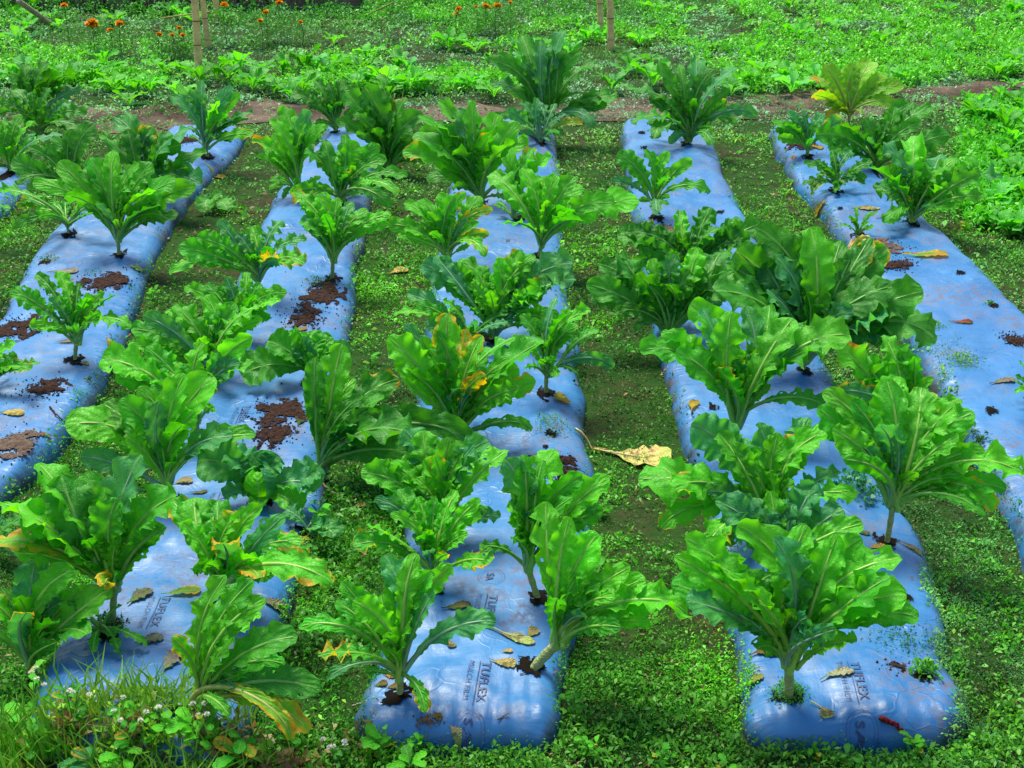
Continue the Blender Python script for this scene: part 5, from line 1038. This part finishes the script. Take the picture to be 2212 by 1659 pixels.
# ------------------------------------------------------------------ marigolds, stakes, wall and shrubs at the far edge
M['petal'] = mat_simple('orange_petals', (1.0, .40, .008), .6, .2, .3, 60, .2, trans=.2)
def marigold(label, x, y, hz, size, n=1, seed=0):
    """x,y pixel of the flower; the plant stands on the ground below it"""
    rng = np.random.default_rng(900 + seed); g = at_z(x, y, 0.0); top = None
    yy = at_z(x, y, hz)[1]; c = at_y(x, y, yy); base = np.array([c[0], yy, float(ground_z(c[0], yy))])
    root = thing('marigold_plant', label, 'marigold', tuple(base), 'orange marigolds at the far edge of the field')
    t = np.linspace(0, 1, 8)[:, None]; P = (c - base) * t + np.array([rng.normal(0, .02), 0, 0]) * np.sin(t * 3.14)
    o = obj('stem', tube('stem', P, .005, 6), M['stalk'], root); o.color = (.10, .22, .05, 1)
    m = 380; C = np.stack([rng.normal(0, .13, m), rng.normal(0, .12, m), rng.uniform(.02, .97, m) * (c[2] - base[2])], -1); d = rdir(m, .0, .7); L = rng.uniform(.03, .055, m)
    V, Fc = leaflets(C, d, L, L * .35, .2); o = obj('foliage', mesh('foliage', V, Fc, col=np.repeat(lerp((.03, .19, .02), (.07, .32, .03), rng.random(m)), 4, 0), smooth=False), M['tint'], root)
    for j in range(n):
        q = c - base + (np.array([0, 0, 0]) if j == 0 else np.array([rng.normal(0, .06), rng.normal(0, .03), rng.normal(0, .04)])); m = 90
        d = rng.normal(0, 1, (m, 3)); d[:, 2] = np.abs(d[:, 2]) * .8 - .1; d[:, 1] -= .35; d /= np.linalg.norm(d, axis=1)[:, None]
        V, Fc = leaflets(np.repeat(q[None], m, 0), d, size * rng.uniform(.75, 1.1, m), np.full(m, size * .75), .3)
        obj('flower_head', mesh('flower_head', V, Fc, smooth=False), M['petal'], root)
MG = [('pair of big orange marigolds at the upper left', 198, 52, .45, .055, 2), ('right hand single marigold beside the big pair', 258, 53, .40, .042, 1), ('low small marigold just right of the big pair', 238, 66, .32, .032, 1),
 ('marigold high at the upper left before the wall', 139, 13, .5, .034, 1), ('marigold beside the rear bamboo stakes', 484, 12, .5, .04, 1), ('faint low marigold left of the front bamboo stake', 344, 75, .3, .03, 1),
 ('small marigold left of the front bamboo stake', 372, 77, .3, .024, 1), ('tiny upper marigold close to the front bamboo stake', 387, 61, .35, .024, 1), ('lower marigold close to the front bamboo stake', 395, 77, .3, .028, 1),
 ('marigold high right of the bamboo stakes', 603, 6, .5, .036, 1), ('marigold halfway up right of the bamboo stakes', 574, 28, .4, .032, 1), ('small marigold right of the bamboo stakes', 562, 46, .35, .028, 1),
 ('lone dim marigold in the centre left of the far field', 649, 48, .3, .024, 1), ('red-orange marigold at the top centre', 991, 20, .4, .032, 2), ('marigold row at the top centre, left head', 1048, 13, .4, .03, 2),
 ('marigold row at the top centre, right head', 1073, 13, .4, .034, 2), ('small marigold at the top right of the centre', 1102, 6, .4, .022, 1), ('dim marigold between the top centre ones', 1028, 15, .35, .02, 1)]
for i, a in enumerate(MG): marigold(*a[:4], a[4] * 1.45, a[5], seed=i)
M['bamboo'] = mat_simple('bamboo', (0.78, .52, .24), .6, .3, .6, 14, .3)
def stake(label, x, y, tx, ty, r, h=1.7, col=None):
    b0 = hit(x, y); p = at_y(tx, ty, b0[1]); d = unit(p - b0); n = 40; t = np.linspace(-.05, h, n)
    P = b0[None] + d[None] * t[:, None]; rad = r * (1 - .12 * t / h) * (1 + .14 * np.exp(-((t % .26 - .13) / .012) ** 2))
    root = thing('bamboo_stake', label, 'stake', tuple(b0), 'bamboo stakes')
    v, f = tube_arr(P - b0, rad, 10); obj('pole', mesh('pole', v, clean(f)), M['bamboo'], root)
    for q in np.arange(.13, h, .26):
        pt = b0 + d * q - b0; tt = np.linspace(-.006, .006, 4)[:, None]; v, f = tube_arr(pt + d * tt, r * 1.13 * (1 - .12 * q / h), 10); obj('node_ring', mesh('node_ring', v, clean(f)), M['objwood'], root).color = (.24, .15, .07, 1)
stake('thickest bamboo stake, frontmost of the left trio', 431, 172, 421, 0, .044)
stake('greyish bamboo stake just behind the thickest one', 450, 108, 438, 0, .036)
stake('short looking bamboo stake at the back of the left trio', 468, 50, 466, 0, .042)
stake('front bamboo stake of the right pair', 1320, 108, 1318, 0, .044)
stake('rear bamboo stake of the right pair, cut by the top edge', 1297, 72, 1296, 0, .042)
def pole(label, a, b_, r, col, h0=.02, h1=.5):
    A = at_z(*a, h0); B = at_z(*b_, h1); t = np.linspace(-.3, 1.0, 20)[:, None]; P = A + (B - A) * t; c = P[0]
    v, f = tube_arr(P - c, r, 9); o = obj('leaning_pole', mesh('leaning_pole', v, clean(f)), M['objwood'], None, tuple(c)); o.color = (*col, 1); tag(o, label, 'pole')
pole('pale wooden pole leaning down to the right at the upper left corner', (118, 58), (40, 2), .035, (.42, .33, .26))
pole('thin yellow cane leaning between the stakes and the wall', (372, 36), (460, 24), .010, (.42, .38, .12), .15, .35)
pole('thin leaning cane right of the stakes', (798, 30), (850, 5), .010, (.36, .32, .12), .1, .5)
def wall():
    b = NB('worn_wall'); pos = geo_pos(b); n1 = b.noise(2.2, 6, .65, pos); n2 = b.noise(22, 5, .7, pos)
    c = b.mix(b.ramp(n1, .35, .65), (0.24, .18, .15), (0.12, .085, .07)); c = b.mix(b.ramp(n2, .5, .7, 0, .6), c, (.30, .25, .22))
    b.bsdf(c, .9, .15, b.bump(n2, .5, .02))
    y = 20.2; n = 90; xs = np.linspace(-9.5, -2.2, n); prof = [(0, -.1), (0, .62), (-.05, .63), (-.05, .70), (.22, .70), (.22, -.1)]
    V = np.array([[x, y + p[0] + .06 * math.sin(x * 1.1) + .02 * nz(x * 3, 0), p[1] * (1 + .05 * nz(x * 1.3, 4))] for x in xs for p in prof]); c0 = V[0].copy()
    o = obj('low_wall', mesh('low_wall', V - c0, grid_faces(n - 1, 5)[:, ::-1], smooth=False), b.m, None, tuple(c0)); tag(o, 'low weathered grey-brown wall behind the field at the upper left', 'wall')
wall()
M['bark'] = mat_simple('dark_bark', (0.045, .03, .022), .9, .1, .5, 20, .6)
def shrub(label, x, y, h, r, n, seed, cA=(.015, .09, .012), cB=(.05, .22, .03)):
    rng = np.random.default_rng(seed); c = hit(x, y); root = thing('shrub', label, 'shrub', tuple(c), 'dark shrubs along the far edge')
    parts = []
    for j in range(3):
        t = np.linspace(0, 1, 8)[:, None]; a = rng.uniform(0, 6.28); parts.append(tube_arr(UP * h * t * rng.uniform(.7, 1) + np.array([math.cos(a), math.sin(a), 0]) * r * .5 * t ** 1.5, .016 * (1 - .6 * t[:, 0]), 6))
    v, f = join(parts); obj('trunk', mesh('trunk', v, f), M['bark'], root)
    C = np.stack([rng.normal(0, r * .55, n), rng.normal(0, r * .45, n), h * (.12 + .95 * rng.random(n) ** .8)], -1); gap = fbm(C[:, 0] * 7 + seed, C[:, 2] * 7, 3) > .45; C = C[gap]; n = len(C)
    L = rng.uniform(.03, .06, n); V, Fc = leaflets(C, rdir(n, -.2, .8), L, L * .5, .2); obj('foliage', mesh('foliage', V, Fc, col=np.repeat(lerp(cA, cB, rng.random(n)), 4, 0), smooth=False), M['tint'], root)
SH = [(20, 20, 1.0, .40, 700), (130, 25, .45, .25, 260), (228, 30, .8, .12, 120), (292, 24, .8, .14, 150), (355, 28, .7, .25, 300), (420, 22, .6, .22, 260), (515, 22, .9, .25, 400), (580, 24, 1.0, .3, 600), (660, 20, .9, .35, 700),
 (745, 15, .9, .35, 700), (830, 12, .9, .4, 700), (920, 8, .9, .35, 600), (1010, 2, .9, .4, 600), (1120, -2, .8, .4, 500), (1235, -6, .8, .4, 500)]
SL = ['dark shrub at the top left corner of the field', 'low shrub before the wall by the highest left marigold', 'thin dark leafless-looking shrub before the wall', 'second thin dark shrub before the wall', 'shrub left of the bamboo trio', 'shrub directly behind the front bamboo stake',
 'shrub just right of the bamboo trio', 'leafy dark shrub right of the high marigold', 'dark shrub left of the leaning cane', 'dark shrub crossed by the leaning cane', 'dark shrub right of the leaning cane', 'dark shrub at the top edge left of centre', 'dark shrub behind the top centre marigolds', 'dark shrub right of the top centre marigolds', 'dark shrub at the top edge left of the right stake pair']
for i, (x, y, h, r, n) in enumerate(SH): shrub(SL[i], x, y, h, r, n, 40 + i)
print('objects', len(bpy.data.objects))
